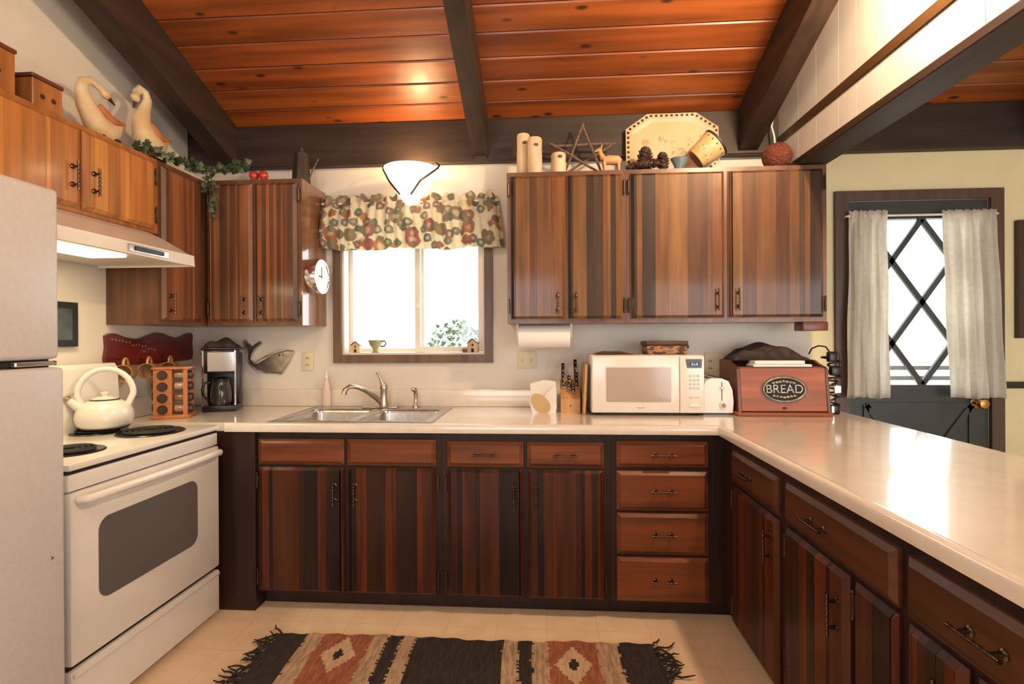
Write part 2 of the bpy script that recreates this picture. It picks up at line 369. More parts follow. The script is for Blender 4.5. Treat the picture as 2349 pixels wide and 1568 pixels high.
# outside
tag(MB().box(-14, 14, .3, 16, -.9, -.8).build('ground', noise_mat('sunlit_ground', (.5, .5, .42), (.65, .63, .55), 3, .9)), 'bright ground outside the window', 'ground', kind='structure')
def shrub(loc, rx, rz_, n, label):
    t_ = thing('shrub', label, 'shrub', (loc[0], loc[1], -.8))
    m_ = MB(); rd = random.Random(3)
    for _ in range(n):
        u, v = rd.uniform(0, 2*PI), rd.uniform(-1, 1); rr = rd.uniform(.75, 1)
        q = math.sqrt(1-v*v); p = Vector((loc[0]+rx*rr*q*math.cos(u), loc[1]+rx*rr*q*math.sin(u), loc[2]+rz_*rr*v))
        R = Matrix.Rotation(rd.uniform(0, 6.3), 4, 'Z') @ Matrix.Rotation(rd.uniform(-1, 1), 4, 'X'); T = Matrix.Translation(p) @ R
        L = rd.uniform(.05, .09)
        m_.add([(0, 0, 0), (L*.35, L*.5, .01), (0, L, 0), (-L*.35, L*.5, .01)], [(0, 1, 2, 3)], 0, T)
    m_.build('foliage', noise_mat('sunlit_foliage', (.06, .11, .045), (.11, .16, .085), 3, .8), t_, kind='stuff')
    MB().tube([(loc[0], loc[1], -.8), (loc[0]+.05, loc[1], loc[2])], [.06, .03], 7).build('trunk', M['bark'], t_)
shrub((-.98, 2.6, .82), .52, .70, 1600, 'sunlit green shrub outside the kitchen window')
rl = thing('deck_railing', 'grey wooden deck railing seen through the door glass', 'railing', (2.9, 2.2, -.8))
RAILM = base_mat('weathered_rail', (.035, .032, .03), .8)
for z in (.62, .75, .885, .985): MB().box(1.2, 5.2, 2.18, 2.22, z, z+.04).build('rail', RAILM, rl)
for x in (1.25, 3.2, 5.1): MB().box(x, x+.09, 2.22, 2.3, -.8, 1.15).build('post', M['trim'], rl)

# ------------------------------------------------------------ exterior door
dr = thing('door_1', 'charcoal green door with diamond lattice window', 'door', (2.08, 0, 0), kind='structure')
mb = MB()
TX0, TX1, TZ = 1.63, 2.523, 2.132
mb.box(TX0, DX0, -.022, -.001, 0, TZ).box(DX1, TX1, -.022, -.001, 0, TZ).box(DX0, DX1, -.022, -.001, DZ1, TZ)
mb.build('casing', M['doortrim'], dr)
LX0, LX1 = DX0+.004, DX1-.004; GX0, GX1, GZ0, GZ1 = 1.795, 2.36, 1.043, 1.975
mb = MB().box(LX0, GX0, .0, .045, .01, DZ1-.004).box(GX1, LX1, .0, .045, .01, DZ1-.004).box(GX0, GX1, .0, .045, .01, GZ0).box(GX0, GX1, .0, .045, GZ1, DZ1-.004)
leaf = mb.build('leaf', M['doorgreen'], dr)
MB().box(GX0, GX1, .026, .030, GZ0, GZ1).build('pane', M['pane'], leaf)
cxm = 2.1135; hw, hh = .163, .2325; zt = 1.974
def bar(a, b_):
    a, b_ = Vector((a[0], 0, a[1])), Vector((b_[0], 0, b_[1])); d = (b_-a).normalized(); n_ = Vector((-d.z, 0, d.x))*.0145
    q = [a+n_, b_+n_, b_-n_, a-n_]
    return MB().prism([(p.x, p.z) for p in q], 'xz', .008, .024)
for i in range(4):
    z0, z1 = zt-hh*i, zt-hh*(i+1)
    for sgn in (-1, 1):
        a = (cxm, z0) if i % 2 == 0 else (cxm+sgn*hw, z0); b_ = (cxm+sgn*hw, z1) if i % 2 == 0 else (cxm, z1)
        bar(a, b_).build('muntin', M['doorgreen'], leaf)
        xe = GX0 if sgn < 0 else GX1; xa = cxm+sgn*hw; fr = abs(xe-xa)/hw
        a2 = (xa, z1 if i % 2 == 0 else z0); b2 = (xe, (z1+hh*fr) if i % 2 == 0 else (z0-hh*fr))
        bar(a2, b2).build('muntin', M['doorgreen'], leaf)
# lower cross-buck moulding
for a, b_ in (((1.80, .93), (2.36, .93)), ((1.80, .15), (2.36, .15)), ((1.80, .15), (1.80, .93)), ((2.36, .15), (2.36, .93)), ((1.80, .93), (2.36, .15)), ((2.36, .93), (1.80, .15))):
    m_ = bar(a, b_); m_.v = [(x, y-.017, z) for x, y, z in m_.v]; m_.build('moulding', M['doorgreen'], leaf)
for z in (1.88, 1.10): MB().rbox(1.695, 1.709, -.012, .0, z-.05, z+.05, .003, 1).build('hinge', M['chrome'], dr)
mb = MB().lathe([(.0, 0), (.03, 0), (.03, .006), (.012, .012), (.012, .03), (.026, .038), (.03, .05), (.024, .062), (0, .066)], n=16, M=Matrix.Translation((2.386, 0, .945)) @ Matrix.Rotation(PI/2, 4, 'X'))
mb.build('knob', M['brass'], dr, 40)
def curtain(name, label, xa0, xa1, xb0, xb1, z0, z1, y, folds, seed):
    rd = random.Random(seed); ph = [rd.uniform(0, 6) for _ in range(4)]
    def fn(u, v):
        z = z0+(z1-z0)*v; a = xa0+(xb0-xa0)*v; b2 = xa1+(xb1-xa1)*v
        zz = z
        f = .012*math.sin(u*folds*2*PI+ph[0]+.6*math.sin(v*3+ph[1]))+.006*math.sin(u*folds*3.3*PI+ph[2])
        if v > .93:
            k = math.sin(u*folds*4*PI+ph[3]); zz += .006*k; f = .4*f+.008*k
        if v < .02: zz += .004*math.sin(u*9+ph[2])
        return (a+(b2-a)*u+.003*math.sin(v*12+u*20), y+f-.01*(1-v), zz)
    o = MB().grid(fn, 70, 40).build(name, M['sheer'], None, 60)
    md = o.modifiers.new('thickness', 'SOLIDIFY'); md.thickness = .0012
    return tag(o, label, 'curtain', 'door curtains')
curtain('door_curtain', 'ivory gathered curtain on the hinge side of the door', 1.662, 1.888, 1.69, 1.892, .977, 2.012, -.055, 5, 1)
curtain('door_curtain', 'ivory gathered curtain above the brass door knob', 2.203, 2.483, 2.18, 2.45, .977, 2.006, -.055, 6, 2)
mb = MB().tube([(1.675, -.045, 1.985), (2.47, -.045, 1.985)], .006, 8)
mb.tube([(1.675, -.045, 1.985), (1.675, -.023, 1.985)], .005, 6).tube([(2.47, -.045, 1.985), (2.47, -.023, 1.985)], .005, 6)
tag(mb.build('curtain_rod', M['vinyl'], None, 40), 'thin white rod above the door glass', 'curtain rod')
mb = MB().box(DX1+.07, 4.4, -.018, -.001, 1.026, 1.062)
tag(mb.build('trim_1', M['frame']), 'black chair rail on the yellow wall', 'trim', kind='structure')
fr = thing('picture_frame', 'dark framed picture on the yellow wall beside the door', 'picture', (2.8, 0, 1.3))
MB().box(2.59, 3.05, -.03, -.001, 1.303, 1.345).box(2.59, 3.05, -.03, -.001, 1.91, 1.95).box(2.59, 2.632, -.03, -.001, 1.345, 1.91).box(3.01, 3.05, -.03, -.001, 1.345, 1.91).build('frame', M['darkred'], fr)
MB().box(2.632, 3.01, -.012, -.002, 1.345, 1.91).build('print', M['paper'], fr)

# ------------------------------------------------------------ cabinetry
def mapper(plane, d0):
    return {'ym': lambda a, o, z: (a, d0-o, z), 'xp': lambda a, o, z: (d0+o, a, z), 'xm': lambda a, o, z: (d0-o, a, z)}[plane]
RZP = {'ym': 0, 'xp': PI/2, 'xm': -PI/2}
def pull_mesh(name, L, horiz):
    m_ = MB(); h = L/2; prof = []
    for i in range(25):
        q = i/24; r = .003+.0026*math.sin(q*PI*7)**2 + (.002 if i in (0, 24) else 0); prof.append((r, -h+L*q))
    T = Matrix.Translation((0, -.026, 0))
    m_.lathe(prof, n=8, M=T)
    for s in (-1, 1):
        m_.tube([(0, 0, s*h*.62), (0, -.026, s*h*.62)], [.006, .0045], 8)
        m_.lathe([(.011, 0), (.011, .003), (.007, .006)], n=10, M=Matrix.Translation((0, 0, s*h*.62)) @ Matrix.Rotation(PI/2, 4, 'X'))
    if horiz: m_.v = [(z, y, -x) for x, y, z in m_.v]
    return mdata(m_, name, M['iron'], 50)
PULLV, PULLH = pull_mesh('handle_mesh', .115, False), pull_mesh('pull_mesh', .115, True)
hm = MB().rbox(-.007, .007, -.004, 0, -.028, .028, .0015, 1).tube([(0, -.006, -.03), (0, -.006, .03)], .0045, 8)
hm.ell((0, -.006, .035), (.005, .005, .006), 8, 6).ell((0, -.006, -.035), (.005, .005, .006), 8, 6)
HINGE = mdata(hm, 'hinge_mesh', M['hinge'], 40)

LUM = {m_.name: sum(m_['tone'])/3 for k_ in ('up', 'lo', 'honey') for m_ in M[k_]}
def cab_door(parent, plane, d0, a0, a1, z0, z1, pal, edge_mat, handle=None, hz=None, hinge=None, seed=0, n=None, th=.02, label=None):
    """slab of vertical staves with chamfered edges; handle at 'lo'/'hi' side in a"""
    P = mapper(plane, d0); rd = random.Random(seed)
    m_ = MB(); q = [P(a, o, z) for a in (a0, a1) for o in (.0005, .0065) for z in (z0, z1)]
    m_.add(q, [(0, 1, 3, 2), (4, 6, 7, 5), (0, 4, 5, 1), (2, 3, 7, 6), (0, 2, 6, 4), (1, 5, 7, 3)])
    d = m_.build('door', edge_mat, parent)
    if label: d['label'] = label
    c = .016; W = a1-a0; cuts_ = []; x = a0+.002
    while x < a1-.002:
        wd = rd.choice((.016, .022, .026, .032, .045, .06, .09))*min(1.1, max(.75, W/.35)); nx = min(a1-.002, x+wd)
        if a1-.002-nx < .016: nx = a1-.002
        cuts_.append((x, nx)); x = nx
    last = None
    for i, (s0, s1) in enumerate(cuts_):
        k = rd.randrange(len(pal))
        if last is not None and (LUM[pal[k].name] < .07) == (LUM[pal[last].name] < .07) and rd.random() < .6: k = rd.randrange(len(pal))
        if k == last: k = (k+1) % len(pal)
        last = k; t_ = th+rd.uniform(-.0006, .0004)
        b0, b1 = s0+.0003, s1-.0003
        f0 = b0+(c if i == 0 else 0); f1 = b1-(c if i == len(cuts_)-1 else 0)
        if f1 <= f0+.002: f0, f1 = (b0+b1)/2-.001, (b0+b1)/2+.001
        vs_ = [P(a, .0067, z) for a in (b0, b1) for z in (z0+.002, z1-.002)]+[P(a, t_, z) for a in (f0, f1) for z in (z0+c, z1-c)]
        MB().add(vs_, [(0, 1, 3, 2), (4, 6, 7, 5), (0, 4, 5, 1), (2, 3, 7, 6), (0, 2, 6, 4), (1, 5, 7, 3)]).build('stave', pal[k], d)
    if handle:
        a = a0+.042 if handle == 'lo' else a1-.042
        place('handle', PULLV, d, rel(parent, P(a, th, hz)), (0, 0, RZP[plane]))
    if hinge:
        a = a0-.009 if hinge == 'lo' else a1+.009
        for z in (z0+.07, z1-.07): place('hinge', HINGE, d, rel(parent, P(a, .0045, z)), (0, 0, RZP[plane]))
    return d
def drawer(parent, plane, d0, a0, a1, z0, z1, mat, pull=True, th=.02, name='drawer', at=None):
    P = mapper(plane, d0); c = .018; F = [(0, 1, 3, 2), (4, 6, 7, 5), (0, 4, 5, 1), (2, 3, 7, 6), (0, 2, 6, 4), (1, 5, 7, 3)]
    m_ = MB().add([P(a, o, z) for a in (a0, a1) for o in (.0005, .009) for z in (z0, z1)], F)
    m_.add([P(a, .0088, z) for a in (a0+.003, a1-.003) for z in (z0+.003, z1-.003)]+[P(a, th, z) for a in (a0+c, a1-c) for z in (z0+c, z1-c)], F)
    d = m_.build(name, mat, parent)
    if pull: place('pull', PULLH, d, rel(parent, P(at if at is not None else (a0+a1)/2, th, (z0+z1)/2)), (0, 0, RZP[plane]))
    return d
ZB, ZT = 1.394, 2.194
# right bank on the back wall
c1 = thing('wall_cabinet', 'striped wood wall cabinet above the knife block, narrower two-door unit', 'cabinet', (.11, 0, ZB), group='wall cabinets')
MB().box(-.201, .4235, -.30, -.001, ZB, ZT).build('body', M['case'], c1)
cab_door(c1, 'ym', -.30, -.182, .106, ZB+.022, ZT-.022, M['up'], M['case'], 'hi', 1.50, 'lo', 11)
cab_door(c1, 'ym', -.30, .118, .404, ZB+.022, ZT-.022, M['up'], M['case'], 'lo', 1.50, 'hi', 12)
c2 = thing('wall_cabinet', 'striped wood wall cabinet above the microwave and bread box, wide two-door unit', 'cabinet', (.93, 0, ZB), group='wall cabinets')
MB().box(.4245, 1.432, -.30, -.001, ZB, ZT).build('body', M['case'], c2)
cab_door(c2, 'ym', -.30, .444, .922, ZB+.022, ZT-.022, M['up'], M['case'], 'hi', 1.51, 'lo', 13)
cab_door(c2, 'ym', -.30, .940, 1.412, ZB+.022, ZT-.022, M['up'], M['case'], 'lo', 1.51, 'hi', 14)
# left: back wall pair and the corner piece on the left wall
c3 = thing('wall_cabinet', 'reddish wood wall cabinet left of the window with round clock on its side', 'cabinet', (-1.58, 0, ZB), group='wall cabinets')
MB().box(-1.8605, -1.325, -.30, -.001, ZB, ZT).build('body', M['case'], c3)
MB().box(-1.3248, -1.32, -.302, -.001, ZB, ZT).build('end_panel', M['caseside'], c3)
RDC = [(.21, .068, .022), (.27, .09, .025), (.085, .034, .017), (.23, .085, .028), (.14, .050, .02)]
RD = [wood('red_brown_stave_%d' % i, c, .3, 'z', .4, .4, 26, crough=.16) for i, c in enumerate(RDC)]
LUM.update({m_.name: sum(m_['tone'])/3 for m_ in RD})
cab_door(c3, 'ym', -.30, -1.842, -1.596, ZB+.022, ZT-.022, RD, M['case'], 'hi', 1.50, 'lo', 15)
cab_door(c3, 'ym', -.30, -1.584, -1.345, ZB+.022, ZT-.022, RD, M['case'], 'lo', 1.50, 'hi', 16)
c4 = thing('wall_cabinet', 'narrow corner wall cabinet hanging beside the range hood', 'cabinet', (-2.0, -.3, ZB), group='wall cabinets')
MB().box(-2.149, -1.881, -.635, -.001, ZB, ZT).build('body', M['case'], c4)
cab_door(c4, 'xp', -1.881, -.622, -.335, ZB+.022, ZT-.022, RD, M['case'], 'lo', 1.50, None, 17)
# above hood and refrigerator
c5 = thing('wall_cabinet', 'honey coloured short wall cabinet above the range hood', 'cabinet', (-2.0, -1.04, 1.83), group='wall cabinets')
MB().box(-2.149, -1.881, -1.45, -.6365, 1.832, ZT).build('body', M['caseo'], c5)
cab_door(c5, 'xp', -1.881, -1.046, -.662, 1.85, ZT-.02, M['honey'], M['caseo'], 'lo', 1.97, 'hi', 18)
cab_door(c5, 'xp', -1.881, -1.436, -1.058, 1.85, ZT-.02, M['honey'], M['caseo'], 'hi', 1.97, None, 19)
c6 = thing('wall_cabinet', 'honey coloured short wall cabinet above the refrigerator', 'cabinet', (-2.0, -1.9, 1.83), group='wall cabinets')
MB().box(-2.149, -1.881, -2.3, -1.4515, 1.832, ZT).build('body', M['caseo'], c6)
cab_door(c6, 'xp', -1.881, -1.87, -1.47, 1.85, ZT-.02, M['honey'], M['caseo'], 'hi', 1.97, None, 20)

# base cabinets, back run (front y=-.59, door faces at -.61)
BF = -.59; ZC = .872
def base_body(parent, x0, x1, y0, y1, kick):
    m_ = MB().box(x0, x1, y0, y1, .09, ZC)
    if kick == 'y': m_.box(x0, x1, y0+.07, y1, .001, .09)
    else: m_.box(x0+.07, x1, y0, y1, .001, .09)
    m_.build('body', M['caselo'], parent)
b0 = thing('filler_panel', 'plain dark floor-length filler panel between stove and sink cabinet', 'cabinet panel', (-1.5, -.6, 0))
MB().rbox(-1.70, -1.412, -.612, -.03, .001, ZC, .003, 1).build('panel', M['caselo'], b0)
b1 = thing('base_cabinet', 'dark sink base cabinet, two doors under two blank fronts', 'cabinet', (-.96, -.6, 0), group='base cabinets')
MB().box(-1.411, -.4965, BF, -.02, .09, .70).box(-1.411, -.4965, BF+.07, -.02, .001, .09).box(-1.411, -.4965, BF, BF+.006, .70, ZC).build('body', M['caselo'], b1)
drawer(b1, 'ym', BF, -1.398, -.972, .712, .835, M['drawer'], False, name='false_front')
drawer(b1, 'ym', BF, -.955, -.525, .712, .835, M['drawer'], False, name='false_front')
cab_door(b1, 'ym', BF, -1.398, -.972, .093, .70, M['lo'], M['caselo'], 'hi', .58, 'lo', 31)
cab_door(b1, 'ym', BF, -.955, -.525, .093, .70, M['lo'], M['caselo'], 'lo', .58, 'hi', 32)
b2 = thing('base_cabinet', 'dark base cabinet with two drawers over two doors under the knife block', 'cabinet', (-.1, -.6, 0), group='base cabinets')
base_body(b2, -.4955, .2985, BF, -.02, 'y')
drawer(b2, 'ym', BF, -.468, -.108, .712, .828, M['drawer'])
drawer(b2, 'ym', BF, -.088, .268, .712, .828, M['drawer'])
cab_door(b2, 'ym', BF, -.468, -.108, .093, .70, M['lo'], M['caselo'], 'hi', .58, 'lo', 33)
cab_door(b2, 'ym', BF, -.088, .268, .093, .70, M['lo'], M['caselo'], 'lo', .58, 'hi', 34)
b3 = thing('base_cabinet', 'dark base cabinet with a stack of four drawers', 'cabinet', (.53, -.6, 0), group='base cabinets')
base_body(b3, .2995, .769, BF, -.02, 'y')
for z0, z1 in ((.718, .836), (.518, .70), (.313, .505), (.095, .30)): drawer(b3, 'ym', BF, .327, .742, z0, z1, M['drawer'])
# peninsula run (faces at x=.79, facing -x)
PF = .81
def pen(label, y0, y1):
    t_ = thing('base_cabinet', label, 'cabinet', (1.1, (y0+y1)/2, 0), group='base cabinets')
    base_body(t_, PF, 1.40, y0, y1, 'x'); return t_
p0 = thing('filler_panel', 'dark inside corner filler beside the drawer stack', 'cabinet panel', (1.1, -.6, 0))
MB().box(.770, 1.40, BF, -.02, .09, ZC).box(PF, 1.40, -.70, BF, .09, ZC).box(.770, 1.40, BF+.07, -.02, .001, .09).box(PF+.07, 1.40, -.70, BF+.07, .001, .09).build('panel', M['caselo'], p0)
p1 = pen('narrow dark peninsula cabinet next to the inside corner', -1.205, -.701)
drawer(p1, 'xm', PF, -1.18, -.745, .70, .835, M['drawery'], at=-.93)
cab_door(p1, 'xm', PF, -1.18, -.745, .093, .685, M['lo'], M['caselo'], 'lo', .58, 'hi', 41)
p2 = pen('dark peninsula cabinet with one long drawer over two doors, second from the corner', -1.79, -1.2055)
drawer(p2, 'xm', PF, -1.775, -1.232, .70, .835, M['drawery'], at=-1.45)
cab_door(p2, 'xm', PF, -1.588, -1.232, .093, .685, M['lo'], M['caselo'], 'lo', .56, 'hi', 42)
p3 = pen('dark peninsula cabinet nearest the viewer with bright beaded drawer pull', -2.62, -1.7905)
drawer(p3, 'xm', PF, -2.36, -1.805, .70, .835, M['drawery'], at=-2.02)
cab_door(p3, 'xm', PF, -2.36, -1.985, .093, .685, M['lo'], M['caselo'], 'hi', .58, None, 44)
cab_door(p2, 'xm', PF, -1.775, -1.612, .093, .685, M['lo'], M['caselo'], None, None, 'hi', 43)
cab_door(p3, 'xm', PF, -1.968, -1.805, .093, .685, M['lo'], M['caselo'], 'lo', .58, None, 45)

# ------------------------------------------------------------ worktop, backsplash
SX0, SX1, SY0, SY1 = -1.33, -.565, -.585, -.075    # sink cut-out
ZW = .914; WB = .8735
wt = thing('worktop', 'cream laminate L-shaped worktop with raised front edge', 'worktop', (-.2, -.3, WB))
mb = MB(); fy = -.612
for x0, x1, y0, y1 in ((-2.149, SX0, fy, -.001), (SX1, .802, fy, -.001), (SX0, SX1, fy, SY0), (SX0, SX1, SY1, -.001), (.802, 1.585, -2.72, -.001)):
    mb.box(x0, x1, y0, y1, WB, ZW)
mb.build('top', M['counter'], wt)
prof = [(0, WB), (.023, WB), (.0245, WB+.006), (.0245, ZW-.006), (.020, ZW+.001), (.012, ZW+.003), (.005, ZW+.0018), (0, ZW)]
path = [(-1.549, fy, 0, -1), (.802, fy, -1, -1), (.802, -2.72, -1, 0)]
vs_ = []; k = len(prof)
for x, y, ox, oy in path: vs_ += [(x+ox*o, y+oy*o, z) for o, z in prof]
fs = [(i*k+j, i*k+(j+1) % k, (i+1)*k+(j+1) % k, (i+1)*k+j) for i in range(2) for j in range(k)]+[tuple(range(k)), tuple(range(2*k, 3*k))]
MB().add(vs_, fs).build('front_edge', M['counter'], wt, 50)
mb = MB().rbox(-2.149, 1.45, -.021, -.001, ZW+.0005, 1.016, .004, 2)
tag(MB().rbox(-2.149, -2.13, -.66, -.0215, ZW+.0005, 1.016, .004, 2).build('backsplash', M['counter'], None, 40), 'short cream backsplash return on the left wall under the mugs', 'backsplash')
tag(mb.build('backsplash', M['counter'], None, 40), 'low cream laminate backsplash along the walls behind the worktop', 'backsplash')

# ------------------------------------------------------------ sink and taps
sk = thing('sink', 'stainless steel double bowl sink set in the worktop', 'sink', (-.95, -.33, ZW))
rx0, rx1, ry0, ry1 = -1.352, -.545, -.605, -.058
mb = MB(); zr = ZW+.0015
def basin(x0, x1, y0, y1, dp):
    m_ = MB(); n_ = 6; rr = .045
    def ring(ins, z):
        pts = []
        for cx_, cy_, a0 in ((x1-rr, y1-rr, 0), (x0+rr, y1-rr, PI/2), (x0+rr, y0+rr, PI), (x1-rr, y0+rr, 1.5*PI)):
            for i in range(n_): a = a0+PI/2*i/(n_-1); pts.append((cx_+(rr-ins)*math.cos(a), cy_+(rr-ins)*math.sin(a), z))
        return pts
    rings = [ring(-.006, zr+.004), ring(0, zr+.001), ring(.006, zr-.02), ring(.012, zr-dp+.03), ring(.03, zr-dp)]
    K = 4*n_; vs_ = [p for r_ in rings for p in r_]
    m_.add(vs_, [(i*K+j, i*K+(j+1) % K, (i+1)*K+(j+1) % K, (i+1)*K+j) for i in range(4) for j in range(K)]+[tuple(range(4*K, 5*K))])
    return m_
bx = [(-1.315, -.965), (-.925, -.582)]
for x0, x1 in bx:
    o = basin(x0, x1, -.565, -.155, .17).build('bowl', M['steel'], sk, 50)
    MB().lathe([(.0, .001), (.035, .001), (.042, .004), (.044, .001)], ((x0+x1)/2, -.36, zr-.17), 20).build('drain', M['chrome'], o, 40)
mb = MB()
for x0, x1, y0, y1 in ((rx0, -1.312, ry0, ry1), (-.585, rx1, ry0, ry1), (-1.312, -.585, ry0, -.563), (-1.312, -.585, -.157, ry1), (-.968, -.922, -.563, -.157)):
    mb.box(x0, x1, y0, y1, zr-.001, zr+.004)
mb.tube([(rx0, ry0, zr+.003), (rx1, ry0, zr+.003), (rx1, ry1, zr+.003), (rx0, ry1, zr+.003)], .004, 6, True)
mb.build('rim', M['steel'], sk, 40)
fc = thing('faucet', 'brushed nickel single lever faucet behind the sink', 'faucet', (-.955, -.105, zr+.004))
mb = MB().rbox(-1.06, -.85, -.13, -.08, zr+.004, zr+.012, .004, 2).lathe([(.026, 0), (.026, .02), (.021, .05), (.020, .10), (.023, .115), (.018, .13), (.0, .136)], (-.935, -.105, zr+.008), 20)
mb.build('body', M['nickel'], fc, 45)
mb = MB().tube([(-.945, -.11, .945), (-.975, -.14, .985), (-1.02, -.18, 1.03), (-1.06, -.21, 1.05), (-1.09, -.23, 1.052), (-1.108, -.245, 1.035), (-1.113, -.25, 1.012)], [.015, .015, .014, .013, .013, .014, .015], 12)
mb.build('spout', M['nickel'], fc, 60)
MB().tube([(-.935, -.105, 1.045), (-.948, -.105, 1.075), (-.965, -.10, 1.11), (-.977, -.097, 1.125)], [.019, .011, .009, .010], 10).build('lever', M['nickel'], fc, 60)
sp = MB().lathe([(.017, 0), (.017, .012), (.012, .02), (.011, .06), (.014, .085), (.0, .09)], (0, 0, 0), 16)
sp.tube([(0, 0, .09), (-.004, -.004, .104), (-.018, -.014, .108)], [.013, .014, .012], 10)
o = sp.build('sink_sprayer', M['nickel'], None, 50); o.location = (-.748, -.105, zr+.004); tag(o, 'brushed nickel side sprayer on the sink rim', 'sprayer')
bt = thing('soap_bottle', 'tall pale pink soap bottle behind the sink', 'bottle', (-1.305, -.042, ZW))
MB().lathe([(.0, .0), (.024, 0), (.028, .008), (.027, .09), (.02, .135), (.011, .16), (.010, .172)], (0, 0, 0), 20, sy=.65).build('bottle_body', M['soap'], bt, 50, world=False)
MB().lathe([(.012, .172), (.012, .19), (.006, .193), (.005, .215), (.0, .217)], (0, 0, 0), 14).build('cap', M['paper'], bt, 50, world=False)

# ------------------------------------------------------------ refrigerator
rf = thing('refrigerator', 'almond two-door refrigerator at the left edge', 'refrigerator', (-1.85, -1.9, 0))
FY0, FY1 = -2.26, -1.507
MB().rbox(-2.12, -1.575, FY0, FY1, .02, 1.775, .01, 2).build('body', M['almond'], rf, 40)
MB().rbox(-1.568, -1.503, FY0, FY1, 1.262, 1.785, .014, 3).build('freezer_door', M['almond'], rf, 40)
fd = MB().rbox(-1.568, -1.487, FY0, FY1, .11, 1.238, .014, 3).build('fridge_door', M['almond'], rf, 40)
MB().box(-1.574, -1.53, FY0+.01, FY1-.012, 1.238, 1.262).build('gasket', M['blackmatte'], rf)
MB().rbox(-1.56, -1.508, FY1-.13, FY1-.004, 1.243, 1.257, .003, 1).build('hinge', M['chrome'], rf)
MB().lathe([(.0, .004), (.004, .003), (.006, 0)], n=10, M=Matrix.Translation((-1.487, -1.555, .665)) @ Matrix.Rotation(PI/2, 4, 'Y')).build('screw_cap', M['steel'], fd)
MB().box(-2.1, -1.60, FY0+.02, FY1-.02, .001, .1).build('kickplate', M['blackmatte'], rf)

# ------------------------------------------------------------ stove
st = thing('stove', 'white electric coil stove with dark oven window', 'stove', (-1.85, -1.05, 0))
S0, S1 = -1.432, -.667; SXF = -1.552
MB().box(-2.11, SXF-.035, S0+.002, S1-.002, .03, .888).build('body', M['white'], st)
MB().rbox(-2.11, SXF+.0, S0, S1, .889, .912, .006, 2).build('cooktop', M['white'], st, 40)
MB().rbox(SXF-.033, SXF-.008, S0+.004, S1-.004, .82, .876, .004, 2).build('front_panel', M['white'], st, 40)
MB().box(SXF-.03, SXF-.012, S0+.006, S1-.006, .8765, .8885).build('vent_gap', M['blackmatte'], st)
od = MB().rbox(SXF-.033, SXF, S0+.004, S1-.004, .246, .815, .008, 2).build('oven_door', M['white'], st, 40)
def rrect(a0, a1, b0_, b1_, r, n_=6):
    pts = []
    for cx_, cy_, a in ((a1-r, b1_-r, 0), (a0+r, b1_-r, PI/2), (a0+r, b0_+r, PI), (a1-r, b0_+r, 1.5*PI)):
        pts += [(cx_+r*math.cos(a+PI/2*i/n_), cy_+r*math.sin(a+PI/2*i/n_)) for i in range(n_+1)]
    return pts
MB().prism(rrect(-1.325, -.825, .415, .70, .045), 'yz', SXF-.002, SXF+.0025).build('oven_window', M['glassdark'], od)
hp = [(SXF, S0+.03, .79), (SXF+.028, S0+.04, .792)]+[(SXF+.034+.012*math.sin(PI*i/8), S0+.05+(S1-S0-.1)*i/8, .792) for i in range(9)]+[(SXF+.028, S1-.04, .792), (SXF, S1-.03, .79)]
MB().tube(hp, .0145, 10).build('handle', M['white'], od, 60)
dw = MB().rbox(SXF-.033, SXF-.002, S0+.004, S1-.004, .035, .228, .006, 2).build('storage_drawer', M['white'], st, 40)
MB().rbox(SXF-.006, SXF+.006, S0+.01, S1-.01, .205, .222, .005, 2).build('lip', M['white'], dw, 40)
MB().box(SXF-.03, SXF-.02, S0+.01, S1-.01, .228, .246).build('drawer_gap', M['blackmatte'], st)
bgp = MB().prism([(-2.11, .912), (-2.045, .912), (-2.06, 1.19), (-2.075, 1.21), (-2.11, 1.21)], 'xz', S0+.004, S1-.004)
bk = bgp.build('backguard', M['white'], st)
for i in range(4):
    y = S0+.1+i*.075
    MB().lathe([(.022, 0), (.02, .018), (.0, .02)], n=14, M=Matrix.Translation((-2.052, y, 1.08)) @ Matrix.Rotation(PI/2, 4, 'Y')).build('knob', M['white'], bk, 40)
for bxx, byy, r in ((-1.735, -.862, .115), (-1.975, -.862, .095), (-1.735, -1.245, .095), (-1.975, -1.245, .115)):
    g = MB().lathe([(r*.3, .001), (r*.95, .0035), (r*1.08, .006), (r*1.12, .002)], (bxx, byy, .912), 28).build('drip_pan', M['black'], st, 50)
    pts = [(bxx+r*(.2+.72*i/70)*math.cos(i*.36), byy+r*(.2+.72*i/70)*math.sin(i*.36), .923) for i in range(71)]
    MB().tube(pts, .0055, 6).build('coil', M['blackmatte'], g, 60)
kt = thing('kettle', 'white enamel whistling kettle on the rear burner', 'kettle', (-1.950, -.862, .929))
MB().lathe([(.0, 0), (.085, 0), (.092, .006)], n=28).build('base_ring', M['black'], kt, 40, world=False)
MB().lathe([(.0, .006), (.085, .006), (.101, .022), (.107, .05), (.103, .078), (.088, .103), (.066, .120), (.05, .127)], n=32).build('pot', M['white'], kt, 60, world=False)
kl = MB().lathe([(.05, .125), (.05, .132), (.03, .139), (.012, .142), (.012, .150), (.018, .156), (.0, .163)], n=22).build('lid', M['white'], kt, 50, world=False)
MB().lathe([(.054, .124), (.055, .128), (.05, .130)], n=22).build('lid_seam', M['black'], kl, 50, world=False)
ka = .7
kd = Vector((math.cos(ka), math.sin(ka), 0))
def kp(d, z): return tuple(kd*d+Vector((0, 0, z)))
ksp = MB().tube([kp(-.07, .085), kp(-.10, .112), kp(-.125, .135)], [.026, .019, .014], 12).build('spout', M['white'], kt, 60, world=False)
